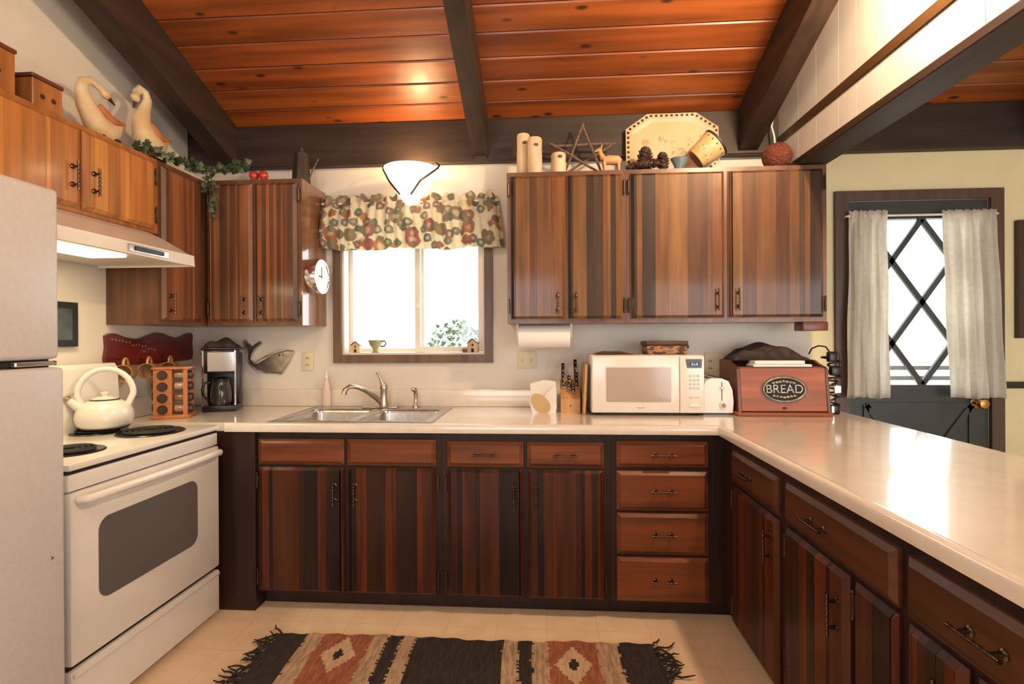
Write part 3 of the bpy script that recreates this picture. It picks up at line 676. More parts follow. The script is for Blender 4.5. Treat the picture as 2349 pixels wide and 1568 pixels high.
MB().tube([kp(-.122, .131), kp(-.136, .144)], [.016, .013], 12).tube([kp(-.136, .144), kp(-.11, .16), kp(-.088, .168)], [.006, .006, .004], 8).build('spout_cap', M['nickel'], ksp, 60, world=False)
hpts = [kp(-.075, .10)]+[kp(.004+.098*math.cos(PI-PI*i/14), .15+.112*math.sin(PI*i/14)) for i in range(15)]+[kp(.082, .10)]
MB().tube(hpts, .011, 10, flat=1.25).build('handle', M['white'], kt, 60, world=False)

# ------------------------------------------------------------ range hood
hd = thing('range_hood', 'white under-cabinet range hood with lit lamp', 'range hood', (-1.95, -1.05, 1.66))
H0, H1 = -1.43, -.69
# open-bottomed hood shell
pf = [(-2.14, 1.831), (-1.885, 1.831), (-1.82, 1.80), (-1.69, 1.725), (-1.66, 1.715), (-1.655, 1.665), (-1.664, 1.663), (-1.668, 1.70), (-1.70, 1.712), (-1.83, 1.79), (-1.89, 1.82), (-2.13, 1.82)]
MB().prism(pf, 'xz', H0, H1).build('canopy', M['white'], hd)
sd = [(-2.14, 1.831), (-1.885, 1.831), (-1.82, 1.80), (-1.69, 1.725), (-1.66, 1.715), (-1.655, 1.663), (-2.14, 1.663)]
for y in (H0-.004, H1): MB().prism(sd, 'xz', y, y+.004).build('side_panel', M['white'], hd)
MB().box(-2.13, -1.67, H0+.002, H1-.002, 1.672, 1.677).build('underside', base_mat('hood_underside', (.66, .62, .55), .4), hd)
MB().rbox(-1.90, -1.74, -1.36, -.98, 1.662, 1.6715, .003, 1).build('lamp_lens', base_mat('lit_hood_lens', (.9, .85, .7), .4, emis=(1, .82, .5), estr=9), hd)
swp = MB().rbox(-1.657, -1.650, -1.075, -.86, 1.674, 1.704, .002, 1).build('switch_panel', M['chrome'], hd)
MB().rbox(-1.652, -1.645, -1.045, -.89, 1.680, 1.698, .002, 1).build('switch', M['black'], swp)
hl = area_light('range_hood_lamp', (-1.82, -1.17, 1.655), (0, 0, 0), .15, .36, 5, (1, .78, .45)); hl.parent = hd; hl.location = (-1.82+1.95, -1.17+1.05, 1.655-1.66)

# framed picture on the left wall
pf_ = thing('picture_frame', 'small black framed picture on the wall behind the stove', 'picture', (-2.14, -.9, 1.29))
MB().box(-2.149, -2.128, -1.02, -.806, 1.29, 1.49).build('frame', M['frame'], pf_)
MB().box(-2.13, -2.126, -.99, -.836, 1.32, 1.46).build('print', noise_mat('dark_green_print', (.02, .035, .03), (.07, .09, .08), 12, .25), pf_)

# ------------------------------------------------------------ lamps
sc = thing('wall_sconce', 'glowing bowl wall lamp above the flowered valance', 'lamp', (-.755, 0, 2.1))
MB().lathe([(.0, 0), (.055, 0), (.05, .012), (.02, .02), (.0, .02)], n=20, M=Matrix.Translation((-.755, -.001, 2.245)) @ Matrix.Rotation(PI/2, 4, 'X')).build('mount', M['nickel'], sc, 40)
bowl = [(.0, 0), (.03, .006), (.075, .05), (.118, .105), (.148, .16), (.152, .164), (.144, .162), (.112, .108), (.07, .056), (.03, .016), (.0, .012)]
bowl = [(r, z*1.25) for r, z in bowl]
MB().lathe(bowl, (-.755, -.16, 2.070), 32, sy=.92).build('glass_bowl', base_mat('lit_frosted_glass', (.9, .85, .75), .4, emis=(1, .80, .54), estr=3.4), sc, 60)
mb = MB()
for s in (-1, 1):
    mb.tube([(-.755+s*.03, -.275, 2.10), (-.755+s*.085, -.285, 2.17), (-.755+s*.155, -.17, 2.272), (-.755+s*.162, -.15, 2.295), (-.755+s*.14, -.13, 2.315), (-.755+s*.08, -.07, 2.318), (-.755, -.012, 2.25)], .0055, 8)
mb.build('arm', M['iron'], sc, 60)
pl = point_light('sconce_bulb', (0, 0, 0), 10, (1, .62, .30), .05); pl.parent = sc; pl.location = (0, -.16, .195)
pd = thing('pendant_lamp', 'warm pendant lamp on a thin iron stem below the plank ceiling', 'lamp', (-.75, -2.7, 2.55))
MB().tube([(-.75, -2.7, 3.66), (-.75, -2.7, 2.76)], .006, 8).build('stem', M['iron'], pd)
MB().lathe([(.05, 0), (.06, .03), (.0, .05)], (-.75, -2.7, 2.74), 20).build('cap', M['iron'], pd, 40)
p2_ = point_light('pendant_bulb', (0, 0, 0), 62, (1, .74, .50), .11); p2_.parent = pd; p2_.location = (0, 0, .08)
sl2 = thing('spot_lamp', 'warm spot lamp on the partition above the counter', 'lamp', (1.14, -1.42, 2.6))
MB().tube([(1.30, -1.42, 2.80), (1.18, -1.42, 2.80), (1.14, -1.42, 2.76)], .008, 8).build('arm', M['brass'], sl2, 50)
MB().lathe([(.02, .16), (.035, .14), (.05, .10), (.052, .10), (.037, .142), (.02, .165)], (1.14, -1.42, 2.6), 20).build('shade', M['brass'], sl2, 50)
p3_ = point_light('spot_bulb', (0, 0, 0), 130, (1, .72, .46), .05); p3_.parent = sl2; p3_.location = (0, 0, .06)

# ------------------------------------------------------------ valance
def fruit_cloth():
    m = cloth_mat('fruit_print_cotton', (.84, .77, .58), (.89, .83, .66), 30, .5); t = m.node_tree; N = t.nodes
    b = N['Principled BSDF']; rp = [n for n in N if n.type == 'VALTORGB'][0]; tr = [n for n in N if n.type == 'BSDF_TRANSLUCENT'][0]
    tc = [n for n in N if n.type == 'TEX_COORD'][0]
    cur = rp.outputs[0]
    for sc_, off, th, pal in ((11.5, 0, .50, [(.50, .24, .13), (.60, .36, .15), (.40, .33, .20), (.50, .22, .18), (.42, .28, .20)]), (15, 5.3, .40, [(.30, .32, .22), (.36, .34, .24), (.38, .25, .22), (.26, .28, .24)])):
        ad = N.new('ShaderNodeMapping'); ad.inputs['Location'].default_value = (off, off*.7, off); ad.inputs['Scale'].default_value = (1, .15, 1)
        nlink(t, tc.outputs['Object'], ad.inputs['Vector'])
        nz_ = N.new('ShaderNodeTexNoise'); nz_.inputs['Scale'].default_value = 34; nlink(t, ad.outputs[0], nz_.inputs['Vector'])
        av = N.new('ShaderNodeMix'); av.data_type = 'VECTOR'; av.inputs[0].default_value = .022
        nlink(t, ad.outputs[0], av.inputs[4]); nlink(t, nz_.outputs['Color'], av.inputs[5])
        vo = N.new('ShaderNodeTexVoronoi'); vo.inputs['Scale'].default_value = sc_; vo.inputs['Randomness'].default_value = .75; nlink(t, av.outputs[1], vo.inputs['Vector'])
        lt = N.new('ShaderNodeValToRGB'); e = lt.color_ramp.elements; e[0].position = th-.05; e[1].position = th; e[0].color = (1, 1, 1, 1); e[1].color = (0, 0, 0, 1)
        i_ = e.new(th*.35); i_.color = (.35, .35, .35, 1); j_ = e.new(th*.55); j_.color = (.95, .95, .95, 1)
        nlink(t, vo.outputs['Distance'], lt.inputs[0])
        sp_ = N.new('ShaderNodeSeparateColor'); nlink(t, vo.outputs['Color'], sp_.inputs[0])
        cr = N.new('ShaderNodeValToRGB'); cr.color_ramp.interpolation = 'CONSTANT'
        for k_, c in enumerate(pal):
            el = cr.color_ramp.elements[k_] if k_ < 2 else cr.color_ramp.elements.new(k_/len(pal))
            el.position = k_/len(pal); el.color = (*c, 1)
        nlink(t, sp_.outputs[0], cr.inputs[0])
        mx = N.new('ShaderNodeMix'); mx.data_type = 'RGBA'
        nlink(t, lt.outputs[0], mx.inputs[0]); nlink(t, cur, mx.inputs[6]); nlink(t, cr.outputs[0], mx.inputs[7]); cur = mx.outputs[2]
    nlink(t, cur, b.inputs['Base Color']); nlink(t, cur, tr.inputs[0])
    return m
va = thing('valance', 'gathered fruit print valance over the window', 'valance', (-.79, -.07, 1.84))
def vfn(u, v):
    x0 = -1.345+.03*v; x1 = -.228-.045*v; z = 1.838+(2.152-1.838)*v
    f = .014*math.sin(u*58+1.2*math.sin(u*17))*(.35+.65*abs(v-.4))+.008*math.sin(u*123)
    if v > .87: f += .012*math.sin(u*95); z += .010*math.sin(u*61)+.006*math.sin(u*133)
    if v < .1: z += .006*math.sin(u*15+1)+.004*math.sin(u*33)
    puff = .035*math.sin(PI*min(1, v/.88))
    y = -.085-puff+f
    if u < .02 or u > .98: y += .035
    return (x0+(x1-x0)*u, y, z)
o = MB().grid(vfn, 240, 36).build('cloth', fruit_cloth(), va, 60); md = o.modifiers.new('thickness', 'SOLIDIFY'); md.thickness = .0012
MB().tube([(-1.31, -.075, 2.112), (-.27, -.075, 2.112)], .007, 8).tube([(-1.31, -.075, 2.112), (-1.31, -.002, 2.112)], .006, 6).tube([(-.27, -.075, 2.112), (-.27, -.002, 2.112)], .006, 6).build('rod', M['vinyl'], va, 40)

# ------------------------------------------------------------ clock on the cabinet side, outlets, wall fish
ck = thing('wall_clock', 'round chrome clock on the cabinet side facing the window', 'clock', (-1.32, -.19, 1.67))
R_ = Matrix.Rotation(PI/2, 4, 'Y')
MB().lathe([(.0, 0), (.096, 0), (.1, .004), (.1, .056), (.096, .062), (.088, .062), (.086, .055), (.0, .055)], n=40, M=R_).build('case', M['chrome'], ck, 40, world=False)
MB().lathe([(.0, .0555), (.086, .0555), (.086, .057), (.0, .057)], n=40, M=R_).build('face', M['paper'], ck, 40, world=False)
MB().box(.0575, .0585, -.003, .003, -.01, .055).box(.0575, .0585, -.04, .008, -.003, .003).build('hand', M['blackmatte'], ck, world=False)
def outlet(name, x0, x1, z0, z1, label, cat, kinds):
    t_ = thing(name, label, cat, ((x0+x1)/2, 0, z0))
    MB().rbox(x0, x1, -.008, -.001, z0, z1, .003, 2).build('plate', M['plate'], t_, 40)
    n_ = len(kinds); wd = (x1-x0)/n_
    for i, k_ in enumerate(kinds):
        cx_ = x0+wd*(i+.5); zc = (z0+z1)/2
        if k_ == 's':
            MB().rbox(cx_-.005, cx_+.005, -.016, -.008, zc-.012, zc+.012, .002, 1).build('toggle', M['plate'], t_)
        else:
            for dz in (-.021, .021):
                sk_ = MB().lathe([(.0, 0), (.017, 0), (.016, .003), (.0, .003)], n=16, M=Matrix.Translation((cx_, -.008, zc+dz)) @ Matrix.Rotation(PI/2, 4, 'X')).build('socket', M['plate'], t_)
                MB().box(cx_-.007, cx_-.004, -.0125, -.0108, zc+dz-.006, zc+dz+.006).box(cx_+.004, cx_+.007, -.0125, -.0108, zc+dz-.006, zc+dz+.006).build('slot', M['blackmatte'], sk_)
outlet('power_outlet', -1.472, -1.400, 1.126, 1.238, 'ivory power outlet between metal fish and window', 'outlet', 'o')
outlet('light_switch', -.166, -.055, 1.137, 1.241, 'ivory double light switch under the paper towel roll', 'switch', 'ss')
outlet('power_outlet', .912, 1.036, 1.088, 1.230, 'ivory wall outlet behind the white toaster', 'outlet', 'oo')
fo = [(125, 75), (150, 60), (165, 85), (205, 115), (265, 75), (277, 95), (225, 135), (195, 180), (188, 220), (215, 252), (240, 248), (330, 195), (400, 160), (450, 148), (525, 150), (545, 160), (500, 250), (440, 340), (380, 334), (310, 335), (230, 315), (172, 262), (152, 215), (152, 150), (130, 115)]
fpts = [(-1.834+(a-125)*.281*.00272, 1.318-(b-60)*.281*.00266) for a, b in fo]
fw = thing('metal_fish', 'polished metal leaping fish ornament on the wall', 'wall ornament', (-1.68, 0, 1.12))
bm = bmesh.new(); vv = [bm.verts.new((x, -.002, z)) for x, z in fpts]; f0 = bm.faces.new(vv)
ex = bmesh.ops.extrude_face_region(bm, geom=[f0]); nv = [g for g in ex['geom'] if isinstance(g, bmesh.types.BMVert)]
for v in nv: v.co.y = -.022
top = [g for g in ex['geom'] if isinstance(g, bmesh.types.BMFace)]
bmesh.ops.inset_region(bm, faces=top, thickness=.007, depth=.010)
bm.verts.index_update(); mb = MB().add([v.co[:] for v in bm.verts], [[v.index for v in f.verts] for f in bm.faces]); bm.free()
mb.build('body', noise_mat('hammered_pewter', (.50, .46, .42), (.72, .68, .64), 25, .3, .25, metal=1), fw, 50)
MB().tube([(-1.545, -.034, 1.255), (-1.60, -.035, 1.245), (-1.68, -.034, 1.215), (-1.745, -.032, 1.18)], [.003, .006, .006, .003], 6).build('fin_ridge', M['steel'], fw, 50)
MB().ell((-1.597, -.034, 1.222), (.006, .004, .006), 10, 8).build('eye', M['blackmatte'], fw, 50)

# ------------------------------------------------------------ mug rack on the left wall
mr = thing('mug_rack', 'oxblood red scalloped mug rack on the corner wall', 'mug rack', (-2.14, -.36, 1.19))
tp = [(-.655, 1.34), (-.63, 1.352), (-.60, 1.352), (-.55, 1.336), (-.49, 1.324), (-.44, 1.326), (-.39, 1.345), (-.34, 1.358), (-.29, 1.356), (-.24, 1.34), (-.19, 1.33), (-.14, 1.34), (-.09, 1.358), (-.06, 1.36), (-.045, 1.345)]
bt_ = [(-.05, 1.30), (-.045, 1.24), (-.05, 1.205), (-.09, 1.195), (-.35, 1.19), (-.62, 1.188), (-.655, 1.198), (-.66, 1.23), (-.65, 1.28)]
MB().prism(tp+bt_, 'yz', -2.149, -2.132).build('board', M['plaque'], mr)
for y in (-.60, -.45, -.30, -.15): MB().tube([(-2.132, y, 1.225), (-2.095, y, 1.232), (-2.085, y, 1.24)], [.006, .005, .006], 8).build('peg', M['plaque'], mr, 50)
# flat painted flourish on the board
mb = MB(); rd = random.Random(5)
for i in range(14):
    y = -.62+i*.021; z = 1.322-.0042*i+rd.uniform(-.006, .006); mb.lathe([(.0, 0), (.006, .0004), (.0, .0008)], n=8, M=Matrix.Translation((-2.132, y, z)) @ Matrix.Rotation(PI/2, 4, 'Y'))
mb.build('painted_flourish', base_mat('dusty_pink_paint', (.34, .13, .12), .5), mr)
mg = MB().lathe([(.0, 0), (.036, 0), (.040, .01), (.041, .09), (.038, .09), (.036, .012), (.0, .010)], n=24)
MUG = mdata(mg, 'mug_body_mesh', M['mug'], 50)
MUGH = mdata(MB().tube([(.038, 0, .075)]+[(.04+.03*math.sin(PI*i/8), 0, .045+.03*math.cos(PI*i/8)) for i in range(9)]+[(.038, 0, .015)], .0065, 8), 'mug_handle_mesh', M['mug'], 60)
for y, lb in ((-.60, 'tan stoneware mug hanging nearest the kettle'), (-.45, 'tan stoneware mug hanging second on the red rack'), (-.30, 'tan stoneware mug hanging third on the red rack, above the spice rack')):
    t_ = thing('mug', lb, 'mug', (-2.092, y+.035, 1.157), group='mugs on the red rack')
    t_.rotation_euler = (PI/2+.15, -PI/2, .25)
    place('mug_body', MUG, t_, (0, 0, 0)); place('handle', MUGH, t_, (0, 0, 0))

# ------------------------------------------------------------ spice rack and jars
SRZ = .42; SRL = (-1.95, -.440, ZW)
sr = thing('spice_rack', 'orange wood carousel spice rack on the corner worktop', 'spice rack', SRL, SRZ)
MB().rbox(-.088, .088, -.088, .088, .0, .018, .005, 2).build('base', M['spicewood'], sr, 40, world=False)
MB().rbox(-.083, .083, -.083, .083, .252, .265, .004, 2).build('top', M['spicewood'], sr, 40, world=False)
def holed(x0, x1, y):
    m_ = MB(); zs = [.018+.0585*i for i in range(5)]; cx_ = (x0+x1)/2; hwid = (x1-x0)/2; r = .0235; n_ = 24
    for i in range(4):
        z0, z1 = zs[i], zs[i+1]; zc = (z0+z1)/2; a = hwid; b2 = (z1-z0)/2
        sq = []; ci = []
        for j in range(n_):
            an = 2*PI*j/n_; c, s = math.cos(an), math.sin(an); k_ = 1/max(abs(c)/a, abs(s)/b2)
            sq.append((cx_+c*k_, zc+s*k_)); ci.append((cx_+r*c, zc+r*s))
        vs_ = [(x, y, z) for x, z in sq]+[(x, y, z) for x, z in ci]+[(x, y+.008, z) for x, z in ci]
        m_.add(vs_, [(j, (j+1) % n_, n_+(j+1) % n_, n_+j) for j in range(n_)]+[(n_+j, n_+(j+1) % n_, 2*n_+(j+1) % n_, 2*n_+j) for j in range(n_)])
    return m_
holed(-.075, .004, -.075).build('front_panel', M['spicewood'], sr, world=False)
for x0, x1, y0, y1 in ((.056, .075, -.075, -.062), (-.075, -.064, .062, .075), (.062, .075, .062, .075), (.0, .006, -.074, -.02)):
    MB().box(x0, x1, y0, y1, .018, .252).build('post', M['spicewood'], sr, world=False)
MB().box(-.0745, -.069, -.0735, .062, .018, .252).build('side_panel', M['spicewood'], sr, world=False)
JB = mdata(MB().lathe([(.0, 0), (.018, 0), (.0195, .003), (.0195, .055), (.016, .06), (.0, .06)], n=18), 'jar_glass_mesh', noise_mat('spice_filled_glass', (.22, .11, .06), (.5, .36, .24), 8, .15, coat=.5), 50)
JL = mdata(MB().lathe([(.0, .06), (.0215, .06), (.0215, .078), (.019, .081), (.0, .081)], n=18), 'jar_lid_mesh', base_mat('dark_jar_lid', (.045, .03, .024), .35), 40)
Rz = Matrix.Rotation(SRZ, 4, 'Z'); T0 = Matrix.Translation(SRL)
def jar(lx, ly, lz, rot, lb):
    t_ = thing('spice_jar', lb, 'jar', (0, 0, 0), group='spice jars in the carousel')
    t_.matrix_world = T0 @ Rz @ Matrix.Translation((lx, ly, lz)) @ rot
    place('jar_glass', JB, t_, (0, 0, 0)); place('lid', JL, t_, (0, 0, 0))
nth = ('bottom', 'second lowest', 'second highest', 'top')
for i in range(4):
    z = .018+.0585*(i+.5)
    jar(-.0355, -.007, z, Matrix.Rotation(PI/2, 4, 'X'), 'spice jar with round lid facing out, %s of its column' % nth[i])
    jar(.012, -.038, z, Matrix.Rotation(PI/2, 4, 'Y'), 'spice jar lying sideways in the open half of the rack, %s of its column' % nth[i])
    jar(-.024, .03, z, Matrix.Rotation(-PI/2, 4, 'Y'), 'spice jar poking out toward the kettle, %s of its column' % nth[i])

# ------------------------------------------------------------ coffee maker
cm = thing('coffee_maker', 'black and steel drip coffee maker beside the spice rack', 'coffee maker', (-1.862, -.165, ZW), .38)
w2 = .086
MB().rbox(-w2, w2, -.11, .08, .0, .034, .008, 2).build('base', M['black'], cm, 40, world=False)
MB().rbox(-w2, w2, .0, .08, .034, .33, .01, 2).build('tower', M['black'], cm, 40, world=False)
MB().rbox(-w2, w2, -.105, .0, .215, .345, .008, 2).build('brew_head', M['black'], cm, 40, world=False)
MB().rbox(-w2+.028, w2-.008, -.109, -.104, .225, .335, .002, 1).build('steel_front', M['chrome'], cm, world=False)
for s in (-1, 1): MB().rbox(s*(w2-.006)-.005, s*(w2-.006)+.005, -.107, -.098, .034, .345, .002, 1).build('side_strip', M['chrome'], cm, world=False)
MB().rbox(-w2-.004, w2+.006, -.112, .082, .346, .358, .004, 2).build('lid', M['black'], cm, 40, world=False)
mb = MB(); mb.grid(lambda u, v: (-.085+.165*u, -.08+.14*v, .3595+.045*math.sin(PI*u)**.5*math.sin(PI*v)**.5*(1+.25*math.sin(u*9+v*4))), 20, 14)
o = mb.build('dark_cloth', M['clothdk'], None, 60, world=False); o.location = (-1.862, -.165, ZW); o.rotation_euler = (0, 0, .38)
tag(o, 'black folded cloth lying on the coffee maker', 'cloth'); o.modifiers.new('t', 'SOLIDIFY').thickness = -.003
cj = thing('coffee_carafe', 'glass carafe under the coffee maker brew head', 'carafe', (-1.842, -.216, ZW+.0345), .38)
MB().lathe([(.0, 0), (.045, 0), (.053, .02), (.055, .06), (.05, .10), (.042, .125), (.044, .135)], n=28).build('glass', base_mat('smoked_carafe_glass', (.025, .025, .024), .05, 0, .6), cj, 60, world=False)
MB().lathe([(.044, .133), (.046, .148), (.02, .155), (.0, .155)], n=24).build('carafe_lid', M['black'], cj, 50, world=False)
MB().tube([(-.05, -.03, .13), (-.075, -.045, .128), (-.082, -.05, .09), (-.078, -.045, .05), (-.06, -.035, .035)], .008, 8).build('handle', M['black'], cj, 60, world=False)

# ------------------------------------------------------------ things on the window sill
def birdhouse(label, x, y, s, mirror=1):
    t_ = thing('birdhouse', label, 'birdhouse', (x, y, WZ0+.0125), group='sill birdhouses')
    wdt = .026*s
    MB().prism([(-wdt, 0), (wdt, 0), (wdt, .042*s), (0, .064*s), (-wdt, .042*s)], 'xz', -.018*s, .018*s).build('house', M['birch'], t_, world=False)
    for k_ in (-1, 1):
        a = math.atan2(.022, .026)*k_
        MB().box(-.001*s, .036*s, -.024*s, .024*s, 0, .004*s, M=Matrix.Translation((0, 0, .066*s)) @ Matrix.Rotation(0 if k_ > 0 else PI, 4, 'Z') @ Matrix.Rotation(math.atan2(.022, .026), 4, 'Y')).build('roof', M['cherrydk'], t_, world=False)
    MB().box(-.007*s, .007*s, -.0188*s, -.0178*s, .0, .02*s).lathe([(.0, 0), (.006*s, 0), (.006*s, .001)], n=10, M=Matrix.Translation((0, -.0178*s, .036*s)) @ Matrix.Rotation(PI/2, 4, 'X')).build('doorway', M['blackmatte'], t_, world=False)
    return t_
birdhouse('tiny pale birdhouse in the window corner by the clock', -1.150, .035, 1.0)
bh = birdhouse('tiny red roofed birdhouse on the sill below the shrub', -.432, .02, 1.2)
MB().rbox(-.062, -.03, -.02, .02, .0, .022, .003, 1).build('side_shed', M['cherrydk'], bh, world=False)
cp = thing('teacup', 'green glazed footed teacup on the window sill', 'cup', (-1.03, .03, WZ0+.0125))
MB().lathe([(.0, 0), (.022, 0), (.024, .004), (.016, .014), (.018, .022), (.034, .045), (.044, .075), (.041, .075), (.03, .045), (.0, .026)], n=24).build('bowl', noise_mat('olive_glaze', (.30, .26, .09), (.44, .40, .2), 20, .3, coat=.3), cp, 50, world=False)
MB().tube([(.038, 0, .066), (.058, 0, .07), (.066, 0, .055), (.055, 0, .038), (.032, 0, .036)], .005, 8).build('handle', M['iron'], cp, 60, world=False)

# ------------------------------------------------------------ counter objects by the microwave
nh = thing('napkin_holder', 'white napkin holder with tan oval face next to the knife block', 'napkin holder', (-.012, -.20, ZW))
sil = [(-.062, 0), (.068, 0), (.074, .03), (.072, .10), (.066, .165), (.03, .17), (-.005, .172), (-.03, .165), (-.075, .152), (-.07, .11), (-.078, .05)]
MB().prism(sil, 'xz', .0, .05).build('back_plate', M['white'], nh, world=False)
MB().prism([(-.06, 0), (.066, 0), (.07, .03), (.066, .15), (.03, .12), (.0, .085), (-.04, .1), (-.072, .10), (-.074, .05)], 'xz', -.05, -.0005).build('front_plate', M['white'], nh, world=False)
ov = [(-.02+.052*math.cos(a)*(1+.12*math.cos(a)), .052+.05*math.sin(a)-.02*math.cos(a)) for a in [2*PI*i/28 for i in range(28)]]
MB().prism(ov, 'xz', -.056, -.0505).build('oval_face', M['tan'], nh, world=False)

kb = thing('knife_block', 'light pine knife block left of the microwave', 'knife block', (.132, -.20, ZW))
KB = [(-.052, 0), (.052, 0), (.052, .075), (-.052, .075)]
mb = MB().add([(-.052, -.055, 0), (.052, -.055, 0), (.052, .10, 0), (-.052, .10, 0), (-.052, -.055, .075), (.052, -.055, .075), (.052, .10, .17), (-.052, .10, .17)],
              [(0, 1, 2, 3), (4, 5, 6, 7), (0, 1, 5, 4), (1, 2, 6, 5), (2, 3, 7, 6), (3, 0, 4, 7)])
mb.build('block', M['pine'], kb, world=False)
MB().box(-.004, .004, -.056, -.0549, .035, .045).build('stamp', M['iron'], kb, world=False)
def knife(x, y, z, L, lb, nm='kitchen_knife'):
    t_ = thing(nm, lb, 'knife', (.132+x, -.20+y, ZW+z), group='knives in the block')
    t_.rotation_euler = (-.5, 0, 0)
    MB().rbox(-.009, .009, -.007, .007, .012, L, .004, 2).build('handle', M['black'], t_, 40, world=False)
    MB().box(-.0095, .0095, -.0075, .0075, .0, .012).build('bolster', M['steel'], t_, world=False)
    for q in (.3, .6, .85): MB().ell((0, -.0071, L*q), (.003, .0012, .003), 8, 6).build('rivet', M['chrome'], t_, world=False)
zsl = lambda y: .075+(y+.055)*.613+.0005
for x, y, L, lb in ((-.034, .07, .12, 'long black knife at the back of the block, wall switch side'), (.036, .075, .14, 'tallest black handled knife at the back of the block'),
                    (-.036, .02, .10, 'black knife in the middle row, napkin side'), (.038, .02, .10, 'black knife in the middle row, microwave side'),
                    (-.003, .015, .085, 'short black knife in the centre of the block'), (.016, -.02, .06, 'small paring knife low in the block')):
    knife(x, y, zsl(y), L, lb)
cb = MB().rbox(-.008, .008, -.13, .13, 0, .265, .006, 2).build('cutting_board', M['pine'], None, 40)
cb.location = (.200, -.185, ZW+.002); cb.rotation_euler = (0, .05, 0); tag(cb, 'wooden cutting board leaning against the microwave', 'cutting board')

mw = thing('microwave', 'white microwave oven with pale door window', 'microwave', (.235, -.345, ZW), 0)
W_, H_ = .575, .302
MB().rbox(0, W_, .02, .32, .012, .312, .008, 2).build('case', M['white'], mw, 40, world=False)
for x in (.04, W_-.04):
    for y in (.05, .3): MB().lathe([(.012, 0), (.014, .012)], (x, y, 0), 10).build('foot', M['black'], mw, world=False)
dm = MB().rbox(.002, .448, .0, .0195, .016, .308, .008, 3).build('door', M['white'], mw, 40, world=False)
MB().prism(rrect(.076, .405, .072, .250, .006), 'xz', -.0025, .0005).build('window', base_mat('pale_microwave_glass', (.44, .36, .30), .12, 0, .5), dm, world=False)
MB().prism(rrect(.068, .415, .064, .258, .008), 'xz', -.0012, .0005).build('window_border', M['white'], dm, world=False)
MB().tube([(.232+i*.0035, -.0006, .042+.002*math.sin(i*.9)) for i in range(12)], .0014, 5).build('logo_mark', base_mat('grey_print', (.25, .24, .24), .5), dm, world=False)
cp_ = MB().rbox(.45, W_-.002, .002, .0195, .016, .308, .006, 3).build('control_panel', M['white'], mw, 40, world=False)
ds = MB().prism([(.478, .292), (.560, .292), (.558, .247), (.486, .247)], 'xz', -.001, .003).build('display', base_mat('grey_display', (.06, .06, .06), .3), cp_, world=False)
MB().box(.495, .548, -.0018, -.0008, .256, .276).build('screen', M['black'], ds, world=False)
mb = MB()
for i, h_ in enumerate((.012, .008, .012)): mb.box(.507+i*.012, .514+i*.012, -.0022, -.0016, .26, .26+h_)
mb.build('digits', base_mat('blue_digits', (.1, .2, .3), .4, emis=(.35, .6, .9), estr=1.2), ds, world=False)
gp = base_mat('pale_grey_keys', (.62, .57, .52), .5)
for r_ in range(4):
    for c in range(3): MB().rbox(.496+c*.019, .509+c*.019, -.0005, .003, .20-r_*.021, .212-r_*.021, .001, 1).build('key', gp, cp_, world=False)
for c in range(2): MB().rbox(.496+c*.03, .518+c*.03, -.0005, .003, .092, .10, .001, 1).build('key', gp, cp_, world=False)
MB().ell((.522, .002, .055), (.032, .006, .014), 20, 10).build('open_button', M['white'], cp_, 50, world=False)
hf = MB(); hf.grid(lambda u, v: (.03+.21*u, .06+.2*v, .3115+.021*max(0, math.sin(PI*u))**.7*max(0, math.sin(PI*v))**.7*(1.1-.5*u)+.002*math.sin(u*11)), 24, 12)
o = hf.build('pot_holder', M['leather'], None, 60, world=False); o.location = (.235, -.345, ZW+.001); o.modifiers.new('t', 'SOLIDIFY').thickness = .004
tag(o, 'flat dark brown leather pot holder on the microwave', 'pot holder')
wb = thing('woven_basket', 'small brown woven basket with dark lid on the microwave', 'basket', (.64, -.19, ZW+.3125), .05)
MB().rbox(-.108, .108, -.06, .06, .0, .048, .006, 2).build('weave', noise_mat('woven_brown_pattern', (.05, .02, .012), (.42, .20, .08), 26, .5, .4, (1, 1, 2.5), lo=.42, hi=.58), wb, 40, world=False)
MB().rbox(-.112, .112, -.064, .064, .049, .072, .006, 2).build('lid', M['leather'], wb, 40, world=False)
MB().ell((.122, 0, .04), (.012, .012, .014), 12, 8).build('toggle', M['darkwood'], wb, 50, world=False)

ts = thing('toaster', 'white slim toaster squeezed beside the microwave', 'toaster', (.887, -.30, ZW))
MB().prism([(-.074, .012), (.076, .012), (.080, .07), (.074, .13), (.055, .175), (.02, .19), (-.03, .19), (-.06, .178), (-.074, .14)], 'xz', .0, .26).build('shell', M['white'], ts, world=False)
MB().box(-.07, .072, .01, .25, 0, .012).build('foot', M['black'], ts, world=False)
MB().box(.019, .0225, -.001, .0005, .075, .172).build('lever_slot', M['blackmatte'], ts, world=False)
MB().rbox(.010, .032, -.014, -.0012, .135, .145, .003, 1).build('lever', M['white'], ts, 40, world=False)
kn = MB().lathe([(.0, 0), (.018, 0), (.017, .01), (.0, .012)], n=20, M=Matrix.Translation((.026, -.0005, .052)) @ Matrix.Rotation(PI/2, 4, 'X')).build('dial', M['white'], ts, 40, world=False)
MB().lathe([(.0, .0115), (.011, .0115), (.010, .014), (.0, .014)], n=16, M=Matrix.Translation((.026, -.0005, .052)) @ Matrix.Rotation(PI/2, 4, 'X')).build('dial_centre', base_mat('taupe_dial', (.28, .23, .18), .4), kn, 40, world=False)
for x in (-.028, .02): MB().box(x-.011, x+.011, .04, .22, .1895, .1905).build('bread_slot', M['blackmatte'], ts, world=False)

